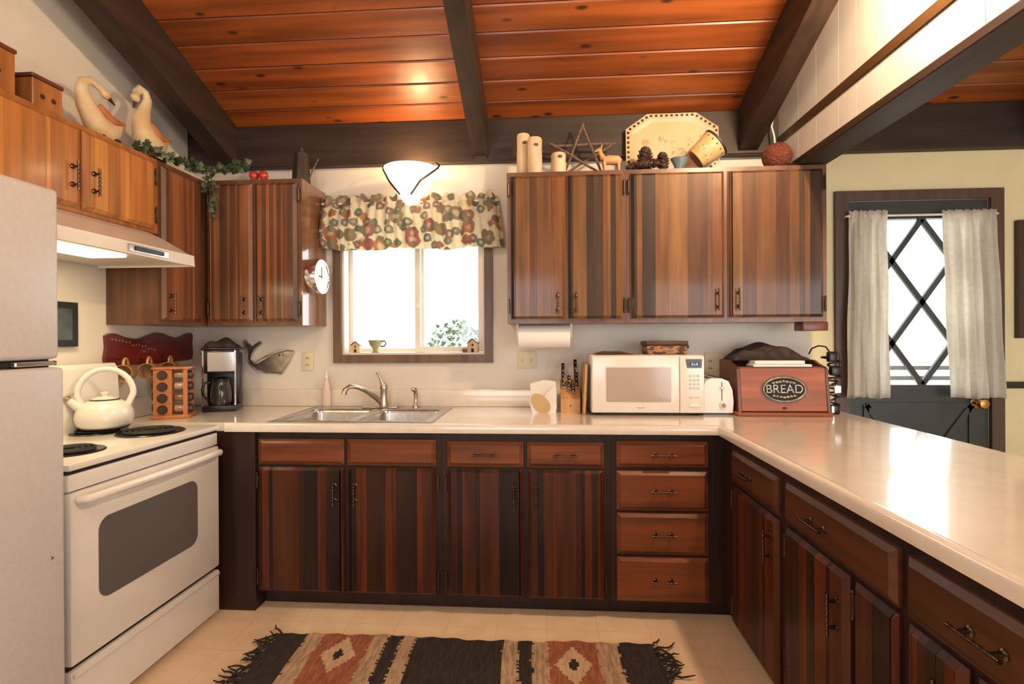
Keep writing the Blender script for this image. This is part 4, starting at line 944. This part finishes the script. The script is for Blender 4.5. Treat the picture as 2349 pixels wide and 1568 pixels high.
bb = thing('bread_box', 'cherry wood bread box with oval BREAD plaque', 'bread box', (1.206, -.335, ZW))
MB().rbox(-.235, .232, -.012, .29, 0, .02, .004, 2).build('base', M['cherry'], bb, 40, world=False)
sp_ = [(.0, .02), (.285, .02), (.285, .285), (.16, .285), (.125, .268), (.10, .235), (.06, .245), (.02, .25), (.013, .24)]
sp_ = [(.0, .02), (.285, .02), (.285, .28), (.15, .28), (.10, .262), (.045, .248), (.028, .24)]
for x in (-.226, .212): MB().prism(sp_, 'yz', x, x+.014).build('side', M['cherrydk'], bb, world=False)
MB().box(-.212, .212, .272, .285, .02, .27).build('back', M['cherrydk'], bb, world=False)
MB().box(-.212, .212, .05, .272, .238, .248).build('top', M['cherrydk'], bb, world=False)
fT = Matrix.Translation((0, .004, .024)) @ Matrix.Rotation(-.12, 4, 'X')
ld = MB().rbox(-.2115, .2115, -.002, .014, 0, .222, .003, 1, M=fT).build('lid', M['cherry'], bb, 40, world=False)
MB().ell((0, -.008, .018), (.009, .008, .006), 10, 8, M=fT).build('knob', M['iron'], ld, 50, world=False)
oc = (.003, .112)
def oval(rx, rz_, y0, y1, n_=40): return [(oc[0]+rx*math.cos(2*PI*i/n_), oc[1]+rz_*math.sin(2*PI*i/n_)) for i in range(n_)]
MB().prism(oval(.118, .072, 0, 0), 'xz', -.004, -.0018, M=fT).build('oval_recess', M['cherrydk'], ld, world=False)
pq = MB().prism(oval(.106, .063, 0, 0), 'xz', -.006, -.004, M=fT).build('plaque', M['blackmatte'], ld, world=False)
pewter = noise_mat('pewter_relief', (.26, .23, .16), (.44, .40, .30), 40, .4, metal=.7)
MB().tube([(oc[0]+.103*math.cos(2*PI*i/40), -.008, oc[1]+.061*math.sin(2*PI*i/40)) for i in range(40)], .005, 8, True, M=fT).build('plaque_ring', pewter, ld, 50, world=False)
tm = text_mesh('BREAD', .062, .002); tm.materials.append(pewter)
place('lettering', tm, ld, tuple(fT @ Vector((oc[0], -.0082, oc[1]))), (PI/2-.12, 0, 0), (.98, 1.0, 1))
mb = MB()
for s in (-1, 1):
    for i in range(7):
        x = (i-3)*.017; mb.ell((oc[0]+x, -.0075, oc[1]+s*(.041-abs(i-3)*.0028)), (.009, .003, .0065), 8, 6, M=fT)
mb.build('leaf_relief', pewter, ld, 50, world=False)
# cloth, papers, cords near the bread box
def bcl(u, v):
    h_ = .02+.058*math.exp(-((u-.42)/.2)**2)+.03*math.exp(-((u-.72)/.14)**2)+.022*math.exp(-((u-.12)/.12)**2)
    e_ = min(1, 6*min(u, 1-u), 6*min(v, 1-v)); return (-.215+.40*u, .10+.17*v, .2815+h_*max(0, e_)**.6*(1+.2*math.sin(v*7+u*9)))
o = MB().grid(bcl, 36, 14).build('folded_jacket', M['clothdk'], None, 60, world=False); o.location = (1.206, -.335, ZW); o.modifiers.new('t', 'SOLIDIFY').thickness = .004
tag(o, 'crumpled dark brown cloth heaped on the bread box', 'cloth')
for i, (x0, x1, y0, y1, z, lb) in enumerate(((-.14, .15, .03, .13, .2495, 'white notebook lying on the front edge of the bread box'), (-.125, .125, .05, .14, .2625, 'thick white pad on top of the notebook'))):
    o = MB().rbox(x0, x1, y0, y1, z, z+(.012 if i == 0 else .017), .002, 1).build('notebook' if i == 0 else 'paper_pad', M['paper'], None, world=False); o.location = (1.206, -.335, ZW); tag(o, lb, 'notebook')
cbn = thing('cord_bundle', 'tangled black power cords and adapters beside the bread box', 'cords', (1.497, -.22, ZW))
mb = MB(); rd = random.Random(9)
pts = []
for i in range(90):
    a = i*.55; z = .01+.30*(i/90); r = .030+.016*math.sin(i*.83)
    pts.append((r*math.cos(a)+.008*rd.uniform(-1, 1), r*.9*math.sin(a), z))
mb.tube(pts, .0052, 6).build('cord', M['black'], cbn, 60, world=False)
MB().tube([(.0, 0, .31), (-.03, 0, .35), (-.06, .01, .355), (-.09, .02, .34), (-.10, .03, .31)], .004, 6).tube([(.01, 0, .3), (.03, 0, .33), (.045, 0, .30), (.04, 0, .24)], .004, 6).build('loop', M['black'], cbn, 60, world=False)
for q in ((-.03, .015, -.035, .0, .27, .325), (-.02, .03, -.04, -.005, .20, .25), (-.025, .02, -.045, -.01, .0, .05)): MB().rbox(*q, .008, 2).build('adapter', M['black'], cbn, 40, world=False)
for q in ((-.028, -.012, -.05, -.046, .008, .045), (-.01, .025, -.044, -.04, .11, .15)): MB().rbox(*q, .003, 1).build('clear_plug', M['chrome'], cbn, 40, world=False)

# paper towel under cabinet, small box
pt = thing('paper_towel_roll', 'white paper towel roll under the narrower wall cabinet', 'paper towel', (-.007, -.2, 1.26))
Ry = Matrix.Translation((-.145, -.2, 1.326)) @ Matrix.Rotation(PI/2, 4, 'Y')
MB().lathe([(.02, 0), (.064, 0), (.064, .277), (.02, .277)], n=36, M=Ry).build('roll', M['paper'], pt, 40)
for x in (-.158, .1335): MB().prism([(-.23, 1.3935), (-.17, 1.3935), (-.18, 1.32), (-.2, 1.305), (-.22, 1.32)], 'yz', x, x+.011).build('bracket', M['vinyl'], pt)
ub = MB().rbox(1.315, 1.44, -.30, -.20, 1.347, 1.3935, .005, 2).build('key_box', M['cherrydk'], None, 40); tag(ub, 'small reddish box fixed under the end of the wall cabinets', 'box')

# ------------------------------------------------------------ on top of the left cabinets
def crate(label, y0, y1, x0, x1, h_):
    t_ = thing('wooden_box', label, 'box', ((x0+x1)/2, (y0+y1)/2, ZT), group='boxes on the cabinets')
    MB().rbox(x0, x1, y0, y1, ZT+.001, ZT+h_-.016, .003, 1).build('box_body', M['caseo'], t_)
    MB().rbox(x0-.004, x1+.004, y0-.004, y1+.004, ZT+h_-.015, ZT+h_, .003, 1).build('lid', M['cherrydk'], t_)
    ym = (y0+y1)/2
    for dy in (-.022, .022): MB().lathe([(.0, 0), (.010, 0), (.009, .002), (.0, .002)], n=14, M=Matrix.Translation((x1, ym+dy, ZT+h_*.45)) @ Matrix.Rotation(PI/2, 4, 'Y')).build('heart_cutout', M['darkwood'], t_)
crate('low wooden box with two cut-outs beside the swans', -1.195, -1.075, -2.08, -1.925, .138)
crate('taller wooden box at the left edge above the refrigerator', -1.42, -1.256, -2.08, -1.925, .185)
def swan(name_label, pts, rs, head, beak, tail):
    t_ = thing('swan_figure', name_label, 'figurine', (-2.0, pts[0][1], ZT), group='carved swans')
    MB().tube([(x, y, z) for x, y, z in pts], rs, 14, flat=.75).build('swan_body', M['swan'], t_, 60)
    MB().ell(head, (.016, .024, .02), 12, 8).build('head', M['swan'], t_, 60)
    MB().tube(beak, [.009, .003], 8).build('beak', M['darkwood'], t_, 50)
    MB().tube(tail, [.012, .02, .004], 8, flat=.6).build('wing_edge', M['spicewood'], t_, 60)
X = -1.99
swan('cream carved swan with neck arched forward', [(X, -.715, 2.325), (X, -.76, 2.285), (X, -.81, 2.262), (X, -.86, 2.285), (X, -.905, 2.345), (X, -.925, 2.40), (X, -.915, 2.44), (X, -.88, 2.46), (X, -.84, 2.452), (X, -.815, 2.44)],
     [.008, .04, .06, .055, .042, .028, .021, .017, .016, .015], (X, -.805, 2.434), [(X, -.785, 2.424), (X, -.755, 2.408)], [(X+.02, -.86, 2.36), (X+.025, -.79, 2.315), (X+.01, -.705, 2.335)])
swan('cream carved swan with tucked beak next to the ivy', [(X, -.425, 2.36), (X, -.48, 2.32), (X, -.535, 2.30), (X, -.585, 2.335), (X, -.60, 2.40), (X, -.578, 2.47), (X, -.56, 2.52), (X, -.575, 2.553), (X, -.61, 2.555), (X, -.632, 2.525)],
     [.008, .042, .066, .062, .046, .03, .023, .02, .02, .019], (X, -.636, 2.50), [(X, -.638, 2.475), (X, -.648, 2.445)], [(X+.025, -.57, 2.40), (X+.03, -.50, 2.35), (X+.01, -.415, 2.37)])
for nm, y in (('swan one', -.80), ('swan two', -.52)):
    par = [o for o in bpy.data.objects if o.name.startswith('swan_figure')][0 if nm == 'swan one' else 1]
    MB().rbox(X-.03, X+.03, y-.05, y+.05, ZT+.001, ZT+.05, .006, 2).build('stand', M['darkwood'], par, 40)
# ivy garland
iv = thing('ivy_garland', 'trailing green ivy garland over the corner cabinets', 'ivy', (-1.86, -.45, ZT))
rd = random.Random(21)
main = [(-1.95, -.70, 2.235), (-1.91, -.62, 2.232), (-1.885, -.54, 2.225), (-1.865, -.46, 2.225), (-1.845, -.38, 2.23), (-1.79, -.315, 2.235), (-1.71, -.29, 2.245), (-1.64, -.28, 2.245)]
hang = [(-1.815, -.342, 2.225), (-1.795, -.352, 2.17), (-1.79, -.35, 2.10), (-1.785, -.352, 2.03), (-1.79, -.35, 1.97)]
hang2 = [(-1.825, -.348, 2.225), (-1.835, -.352, 2.16), (-1.83, -.354, 2.11)]
up1 = [(-1.76, -.30, 2.235), (-1.745, -.25, 2.29), (-1.735, -.22, 2.33)]
up2 = [(-1.71, -.29, 2.24), (-1.685, -.25, 2.28), (-1.655, -.24, 2.32)]
for p in (main, hang, hang2, up1, up2): MB().tube(p, .0025, 5).build('stem', M['stem'], iv)
def leaf_mesh(nm, mat):
    o_ = [(0, 0), (.22, -.12), (.5, .12), (.3, .38), (.36, .62), (.14, .66), (0, 1), (-.14, .66), (-.36, .62), (-.3, .38), (-.5, .12), (-.22, -.12)]
    vs_ = [(0, .35, .04)]+[(x, y, -.10*abs(x)-.05*y*y) for x, y in o_]
    return mdata(MB().add(vs_, [(0, i+1, (i+1) % 12+1) for i in range(12)]), nm, mat)
LF = [leaf_mesh('leaf_mesh_a', M['leaf']), leaf_mesh('leaf_mesh_b', M['leaf2'])]
def along(p, q):
    k_ = q*(len(p)-1); i = min(int(k_), len(p)-2); a, b2 = Vector(p[i]), Vector(p[i+1]); return a+(b2-a)*(k_-i)
for p, n_, spread, sz in ((main, 95, .03, .036), (hang, 26, .015, .030), (hang2, 10, .012, .028), (up1, 9, .02, .03), (up2, 10, .022, .03)):
    for i in range(n_):
        c = along(p, (i+rd.random())/n_)+Vector((rd.uniform(-1, 1)*spread, rd.uniform(-1, 1)*spread*.7, abs(rd.gauss(0, .5))*spread if p is main else rd.uniform(-.4, .4)*spread))
        if c.z < 2.2 and p is main: c.z = 2.205
        place('leaf', rd.choice((LF[0], LF[0], LF[1])), iv, rel(iv, c), (PI/2+rd.uniform(-.7, .5), rd.uniform(-2.2, 2.2), rd.uniform(-.9, 1.2)), sz*rd.uniform(.7, 1.15))
def apple(label, x):
    t_ = thing('red_apple', label, 'apple', (x, -.285, ZT), group='apples on the cabinet')
    MB().lathe([(.0, .004), (.012, .001), (.022, .012), (.0255, .028), (.02, .044), (.01, .049), (.0, .045)], n=20).build('fruit', M['red'], t_, 60, world=False)
    MB().tube([(0, 0, .045), (.006, 0, .053), (.02, 0, .056)], .0014, 5).build('stalk', M['bark'], t_, world=False)
apple('red apple closest to the ivy', -1.60); apple('red apple closest to the dark carved ornament', -1.546)
dk = thing('carved_ornament', 'near black carved wooden ornament with bent twig', 'ornament', (-1.365, -.215, ZT))
MB().lathe([(.0, 0), (.052, 0), (.05, .05), (.044, .11), (.038, .165), (.022, .172), (.012, .178), (.012, .195), (.0, .2)], n=8).build('pot', M['darkwood'], dk, 30, world=False)
MB().tube([(.045, 0, .02), (.065, 0, .07), (.085, 0, .11), (.10, 0, .135)], [.006, .005, .004, .003], 6).build('twig', M['bark'], dk, 50, world=False)

# ------------------------------------------------------------ on top of the right cabinets
def log_candle(label, x, y, r, h_, hole=True, grp=True):
    t_ = thing('birch_candle_holder', label, 'candle holder', (x, y, ZT), group='birch log candle holders')
    MB().lathe([(.0, 0), (r, 0), (r*1.03, h_*.3), (r*.97, h_*.7), (r, h_-.006), (r*.93, h_), (.6*r, h_), (.6*r, h_-.012), (.0, h_-.012)], n=20).build('log', M['birch'], t_, 40, world=False)
    if hole: MB().ell((r*.2, -r*.96, h_*.78), (r*.32, .006, r*.22), 12, 8).build('bark_knot', M['bark'], t_, 50, world=False)
log_candle('tall rough birch log candle holder at the left end of the cabinets', -.117, -.18, .036, .245)
log_candle('smooth birch log candle holder with dark knot', -.053, -.225, .040, .205)
log_candle('short birch log candle holder beside the twig star', .075, -.235, .040, .115)
sr_ = thing('twig_star', 'five pointed star of rough twigs leaning on the wall beam', 'star ornament', (.21, -.15, ZT))
sc_ = (.212, 2.345); sp5 = []
for i in range(5):
    a = PI/2+2*PI*i/5; sp5.append((sc_[0]+.178*math.cos(a), sc_[1]+.15*math.sin(a)))
for i in range(5):
    (x0, z0), (x1, z1) = sp5[i], sp5[(i+2) % 5]; y = -.15-.006*(i % 2)+.003*i
    dx, dz = (x1-x0)*.04, (z1-z0)*.04
    MB().tube([(x0-dx, y, z0-dz), (x0+(x1-x0)*.35, y, z0+(z1-z0)*.35+.003), (x0+(x1-x0)*.7, y, z0+(z1-z0)*.7-.003), (x1+dx, y, z1+dz)], [.006, .0075, .007, .0055], 7).build('twig', M['bark'], sr_, 50)
de = thing('deer_figure', 'small carved wooden deer standing before the star', 'figurine', (.35, -.215, ZT))
dm_ = wood('deer_wood', (.60, .30, .13), .2, 'x', .5, 0)
MB().tube([(-.035, 0, .078), (.0, 0, .082), (.045, 0, .078), (.062, 0, .07)], [.022, .026, .026, .014], 12).build('torso', dm_, de, 60, world=False)
MB().tube([(-.03, 0, .085), (-.045, 0, .115), (-.052, 0, .135)], [.018, .012, .010], 10).build('neck', dm_, de, 60, world=False)
MB().tube([(-.042, 0, .139), (-.06, 0, .137), (-.078, 0, .13)], [.012, .011, .005], 10).build('head', dm_, de, 60, world=False)
for x in (-.03, .045):
    for y in (-.013, .013): MB().tube([(x, y, .07), (x+.004, y, .035), (x, y, 0)], [.011, .007, .006], 8).build('leg', dm_, de, 60, world=False)
for s in (-1, 1): MB().tube([(-.045, s*.006, .148), (-.038, s*.016, .162)], [.005, .002], 6).build('ear', dm_, de, 50, world=False)

pa = thing('platter', 'octagonal cream platter with checked rim and painted fruit', 'platter', (.712, -.10, ZT))
pa.rotation_euler = (-.06, 0, 0)
hw_, hh_, ck_x, ck_z = .255, .19, .12, .085
def octa(k_, dy): 
    a, b2, c, d = hw_-k_, hh_-k_, ck_x-k_*.42, ck_z-k_*.42
    return [(x, dy, .19+z) for x, z in ((-a+c, b2), (a-c, b2), (a, b2-d), (a, -b2+d), (a-c, -b2), (-a+c, -b2), (-a, -b2+d), (-a, b2-d))]
rings = [octa(0, .0), octa(.0, -.007), octa(.03, -.010), octa(.048, -.002)]
vs_ = [p for r_ in rings for p in r_]
fs = [(i*8+j, i*8+(j+1) % 8, (i+1)*8+(j+1) % 8, (i+1)*8+j) for i in range(3) for j in range(8)]+[tuple(range(8)), tuple(range(24, 32))]
dish = MB().add(vs_, fs).build('dish', M['cream'], pa, world=False)
mb = MB(); o8 = octa(.013, -.0092)
for i in range(8):
    a, b2 = Vector(o8[i]), Vector(o8[(i+1) % 8]); L = (b2-a).length; n_ = max(3, round(L/.0275)); d = (b2-a)/L; nn = Vector((-d.z, 0, d.x))*.0065
    for j in range(n_):
        c = a+d*(L*(j+.5)/n_); q = d*.0068; mb.add([c-q-nn, c+q-nn, c+q+nn, c-q+nn], [(0, 1, 2, 3)])
mb.build('rim_checks', base_mat('dark_blue_check', (.012, .012, .03), .35), pa, world=False)
fr_c = [base_mat('faded_coral_paint', (.72, .30, .16), .4), base_mat('sage_paint', (.34, .30, .16), .4), base_mat('dusty_rose_paint', (.62, .36, .26), .4), base_mat('pale_amber_paint', (.74, .46, .18), .4)]
mb = MB(); rd = random.Random(4)
for i in range(34):
    if i < 22: x, z = rd.gauss(.02, .065), .15+rd.uniform(-.06, .085)
    else: x, z = rd.uniform(-.17, .17), .2+rd.uniform(-.08, .11)
    r = rd.uniform(.010, .024) if i < 22 else rd.uniform(.004, .008)
    mb.ell((x, -.0022-.0003*i/34, z), (r*rd.uniform(.7, 1.3), .0008, r), 12, 6, m=rd.randrange(4))
mb.build('painted_fruit', fr_c, pa, 50, world=False, kind='stuff')
def pine_cone(label, loc, L, r, rot):
    t_ = thing('pine_cone', label, 'pine cone', loc, group='pine cones on the cabinets'); t_.rotation_euler = rot
    MB().ell((0, 0, L*.45), (r*.6, r*.6, L*.45), 10, 8).build('core', M['cone'], t_, 50, world=False)
    m_ = MB()
    for i in range(58):
        q = (i+.5)/58; a = i*2.39996; rr = r*math.sin(PI*min(1, .12+.88*q))**.7; z = L*(.05+.85*q)
        T = Matrix.Translation((0, 0, z)) @ Matrix.Rotation(a, 4, 'Z') @ Matrix.Rotation(-.45-.5*q, 4, 'Y') @ Matrix.Translation((rr*.75, 0, 0))
        m_.ell((0, 0, 0), (r*.36, r*.26, r*.10), 6, 4, M=T)
    m_.build('scales', M['cone'], t_, 40, world=False, kind='stuff')
pine_cone('dark pine cone lying at the left of the pile', (.43, -.235, ZT+.034), .12, .036, (0, PI/2, .1))
pine_cone('largest pine cone standing in front of the platter', (.535, -.20, ZT), .15, .052, (.05, .06, 0))
pine_cone('pine cone lying below the large upright one', (.475, -.275, ZT+.034), .13, .036, (0, PI/2, -.1))
pine_cone('small pine cone at the right end of the pile', (.635, -.23, ZT), .11, .04, (0, -.1, .2))
fn_ = thing('blue_bowl', 'small blue grey dish between pine cones and pot', 'dish', (.715, -.235, ZT))
MB().lathe([(.0, 0), (.018, 0), (.022, .03), (.04, .072), (.037, .072), (.018, .032), (.0, .028)], n=20, sx=1.2).build('bowl', noise_mat('blue_grey_glaze', (.10, .14, .17), (.22, .27, .30), 20, .3), fn_, 50, world=False)
bk_ = thing('tilted_pot', 'cream crackle pot with dark rim lying tilted', 'pot', (.80, -.235, ZT+.064))
bk_.rotation_euler = (.35, .85, .25)
crk = noise_mat('cream_crackle_glaze', (.62, .42, .18), (.72, .53, .28), 25, .35, coat=.3)
MB().lathe([(.0, 0), (.058, 0), (.062, .006), (.078, .125), (.074, .125), (.058, .01), (.0, .008)], n=32).build('pot_body', crk, bk_, 50, world=False)
MB().lathe([(.0765, .121), (.081, .124), (.081, .132), (.075, .133), (.0735, .122)], n=32).build('rim', M['darkwood'], bk_, 50, world=False)
MB().lathe([(.0, -.001), (.055, -.001), (.055, .001), (.0, .001)], n=28).build('foot_disc', M['cherrydk'], bk_, 40, world=False)
mb = MB(); rd = random.Random(8)
for i in range(30):
    a = rd.uniform(0, 2*PI); z = rd.uniform(.015, .085) if i > 13 else .108; a = a if i > 13 else i*2*PI/14; r = .062+.016*(z/.125)+.0006
    mb.ell((0, 0, 0), (.003 if i > 13 else .005, .0012, .003 if i > 13 else .005), 8, 6, M=Matrix.Rotation(a, 4, 'Z') @ Matrix.Translation((0, -r, z)))
mb.build('painted_spots', base_mat('brown_spot_paint', (.16, .09, .04), .4), bk_, 40, world=False)
tb = thing('twine_ball', 'reddish brown twine ball under the partition', 'ball', (1.218, -.235, ZT))
MB().ell((0, 0, .068), (.072, .07, .068), 24, 16).build('core', M['twine'], tb, 60, world=False)
mb = MB(); rd = random.Random(2)
for i in range(26):
    R = Matrix.Translation((0, 0, .068)) @ Matrix.Rotation(rd.uniform(0, PI), 4, 'Z') @ Matrix.Rotation(rd.uniform(0, PI), 4, 'X')
    mb.tube([(.0705*math.cos(2*PI*j/28), .0690*math.sin(2*PI*j/28), rd.uniform(-.0015, .0015)) for j in range(28)], .003, 5, True, M=R)
mb.v = [(x, y, max(.0005, z)) for x, y, z in mb.v]
mb.build('twine_wraps', M['twine'], tb, 60, world=False, kind='stuff')
wc = MB().tube([(1.262, -.10, 2.55), (1.245, -.11, 2.47), (1.25, -.13, 2.41), (1.262, -.12, 2.33), (1.268, -.10, 2.20)], .005, 8).build('white_cable', M['cordwhite'], None, 60)
tag(wc, 'white cable running down behind the twine ball', 'cable')

# ------------------------------------------------------------ rug
RX0, RX1, RY0, RY1 = -1.175, .450, -1.68, -.805
stops = [-1.046, -.967, -.749, -.681, -.621, -.561, -.179, -.113, -.057, .008, .212, .304]
cols = [0, 1, 2, 1, 0, 1, 0, 1, 0, 1, 2, 1, 0]
rug = thing('rug', 'striped black tan and rust woven rug with diamonds', 'rug', (-.36, -1.24, 0))
nx, ny_ = 163, 88
rd = random.Random(6); jit = [[rd.gauss(0, .0035) for _ in range(len(stops))] for _ in range(ny_)]
def rcol(x, y, j):
    for dx, dy in ((-.858, -.945), (.11, -.96), (-.858, -1.50), (.11, -1.50)):
        d_ = abs(x-dx)/.075+abs(y-dy)/.12; st_ = math.floor(d_*7)/7
        if abs(x-dx) < .02 and abs(y-dy) < .038 and abs(x-dx)/.02+abs(y-dy)/.038 < 1.2: return 0
        if st_ < .95 and abs(x-dx) < .09: return 3
    k_ = sum(x > s+jit[j][i] for i, s in enumerate(stops)); return cols[k_]
vs_ = []; wob = lambda x, y: .0022*math.sin(x*23+y*9)+.0015*math.sin(y*31+x*5)
for i in range(nx+1):
    for j in range(ny_+1):
        x = RX0+(RX1-RX0)*i/nx; y = RY0+(RY1-RY0)*j/ny_
        vs_.append((x+.006*math.sin(y*9), y+.005*math.sin(x*7)+(.004*math.sin(x*60) if j in (0, ny_) else 0), .0095+wob(x, y)))
mb = MB(); mb.v = vs_
for i in range(nx):
    for j in range(ny_):
        mb.f.append((i*(ny_+1)+j, (i+1)*(ny_+1)+j, (i+1)*(ny_+1)+j+1, i*(ny_+1)+j+1)); mb.m.append(rcol(RX0+(RX1-RX0)*(i+.5)/nx, RY0+(RY1-RY0)*(j+.5)/ny_, j))
RM = [noise_mat('rug_black_wool', (.014, .010, .009), (.040, .028, .024), 120, .95, .6, (1, .15, 1), rnd=False), noise_mat('rug_tan_wool', (.30, .19, .11), (.50, .35, .23), 90, .95, .6, (1, .2, 1), rnd=False),
      noise_mat('rug_rust_wool', (.22, .07, .032), (.36, .13, .06), 90, .95, .6, (1, .2, 1), rnd=False), noise_mat('rug_pale_wool', (.46, .31, .18), (.60, .44, .28), 90, .95, .6, (1, .2, 1), rnd=False)]
o = mb.build('weave', RM, rug); md = o.modifiers.new('t', 'SOLIDIFY'); md.thickness = .007; md.offset = -1
for sgn, xe in ((-1, RX0), (1, RX1)):
    m_ = MB(); rd = random.Random(30+sgn)
    for i in range(80):
        y = RY0+(RY1-RY0)*(i+rd.random())/80; L = rd.uniform(.06, .13); a = rd.uniform(-.7, .9); p = Vector((xe-sgn*.01, y, .008)); pts = [p]
        for k_ in range(5):
            a += rd.uniform(-.6, .6); p = p+Vector((sgn*math.cos(a), math.sin(a), 0))*L/5; pts.append(Vector((p.x, p.y, .007+rd.uniform(0, .014))))
        m_.tube(pts, [.005, .0045, .004, .004, .0035, .002], 5)
    m_.build('fringe', RM[0], rug, 60, kind='stuff')
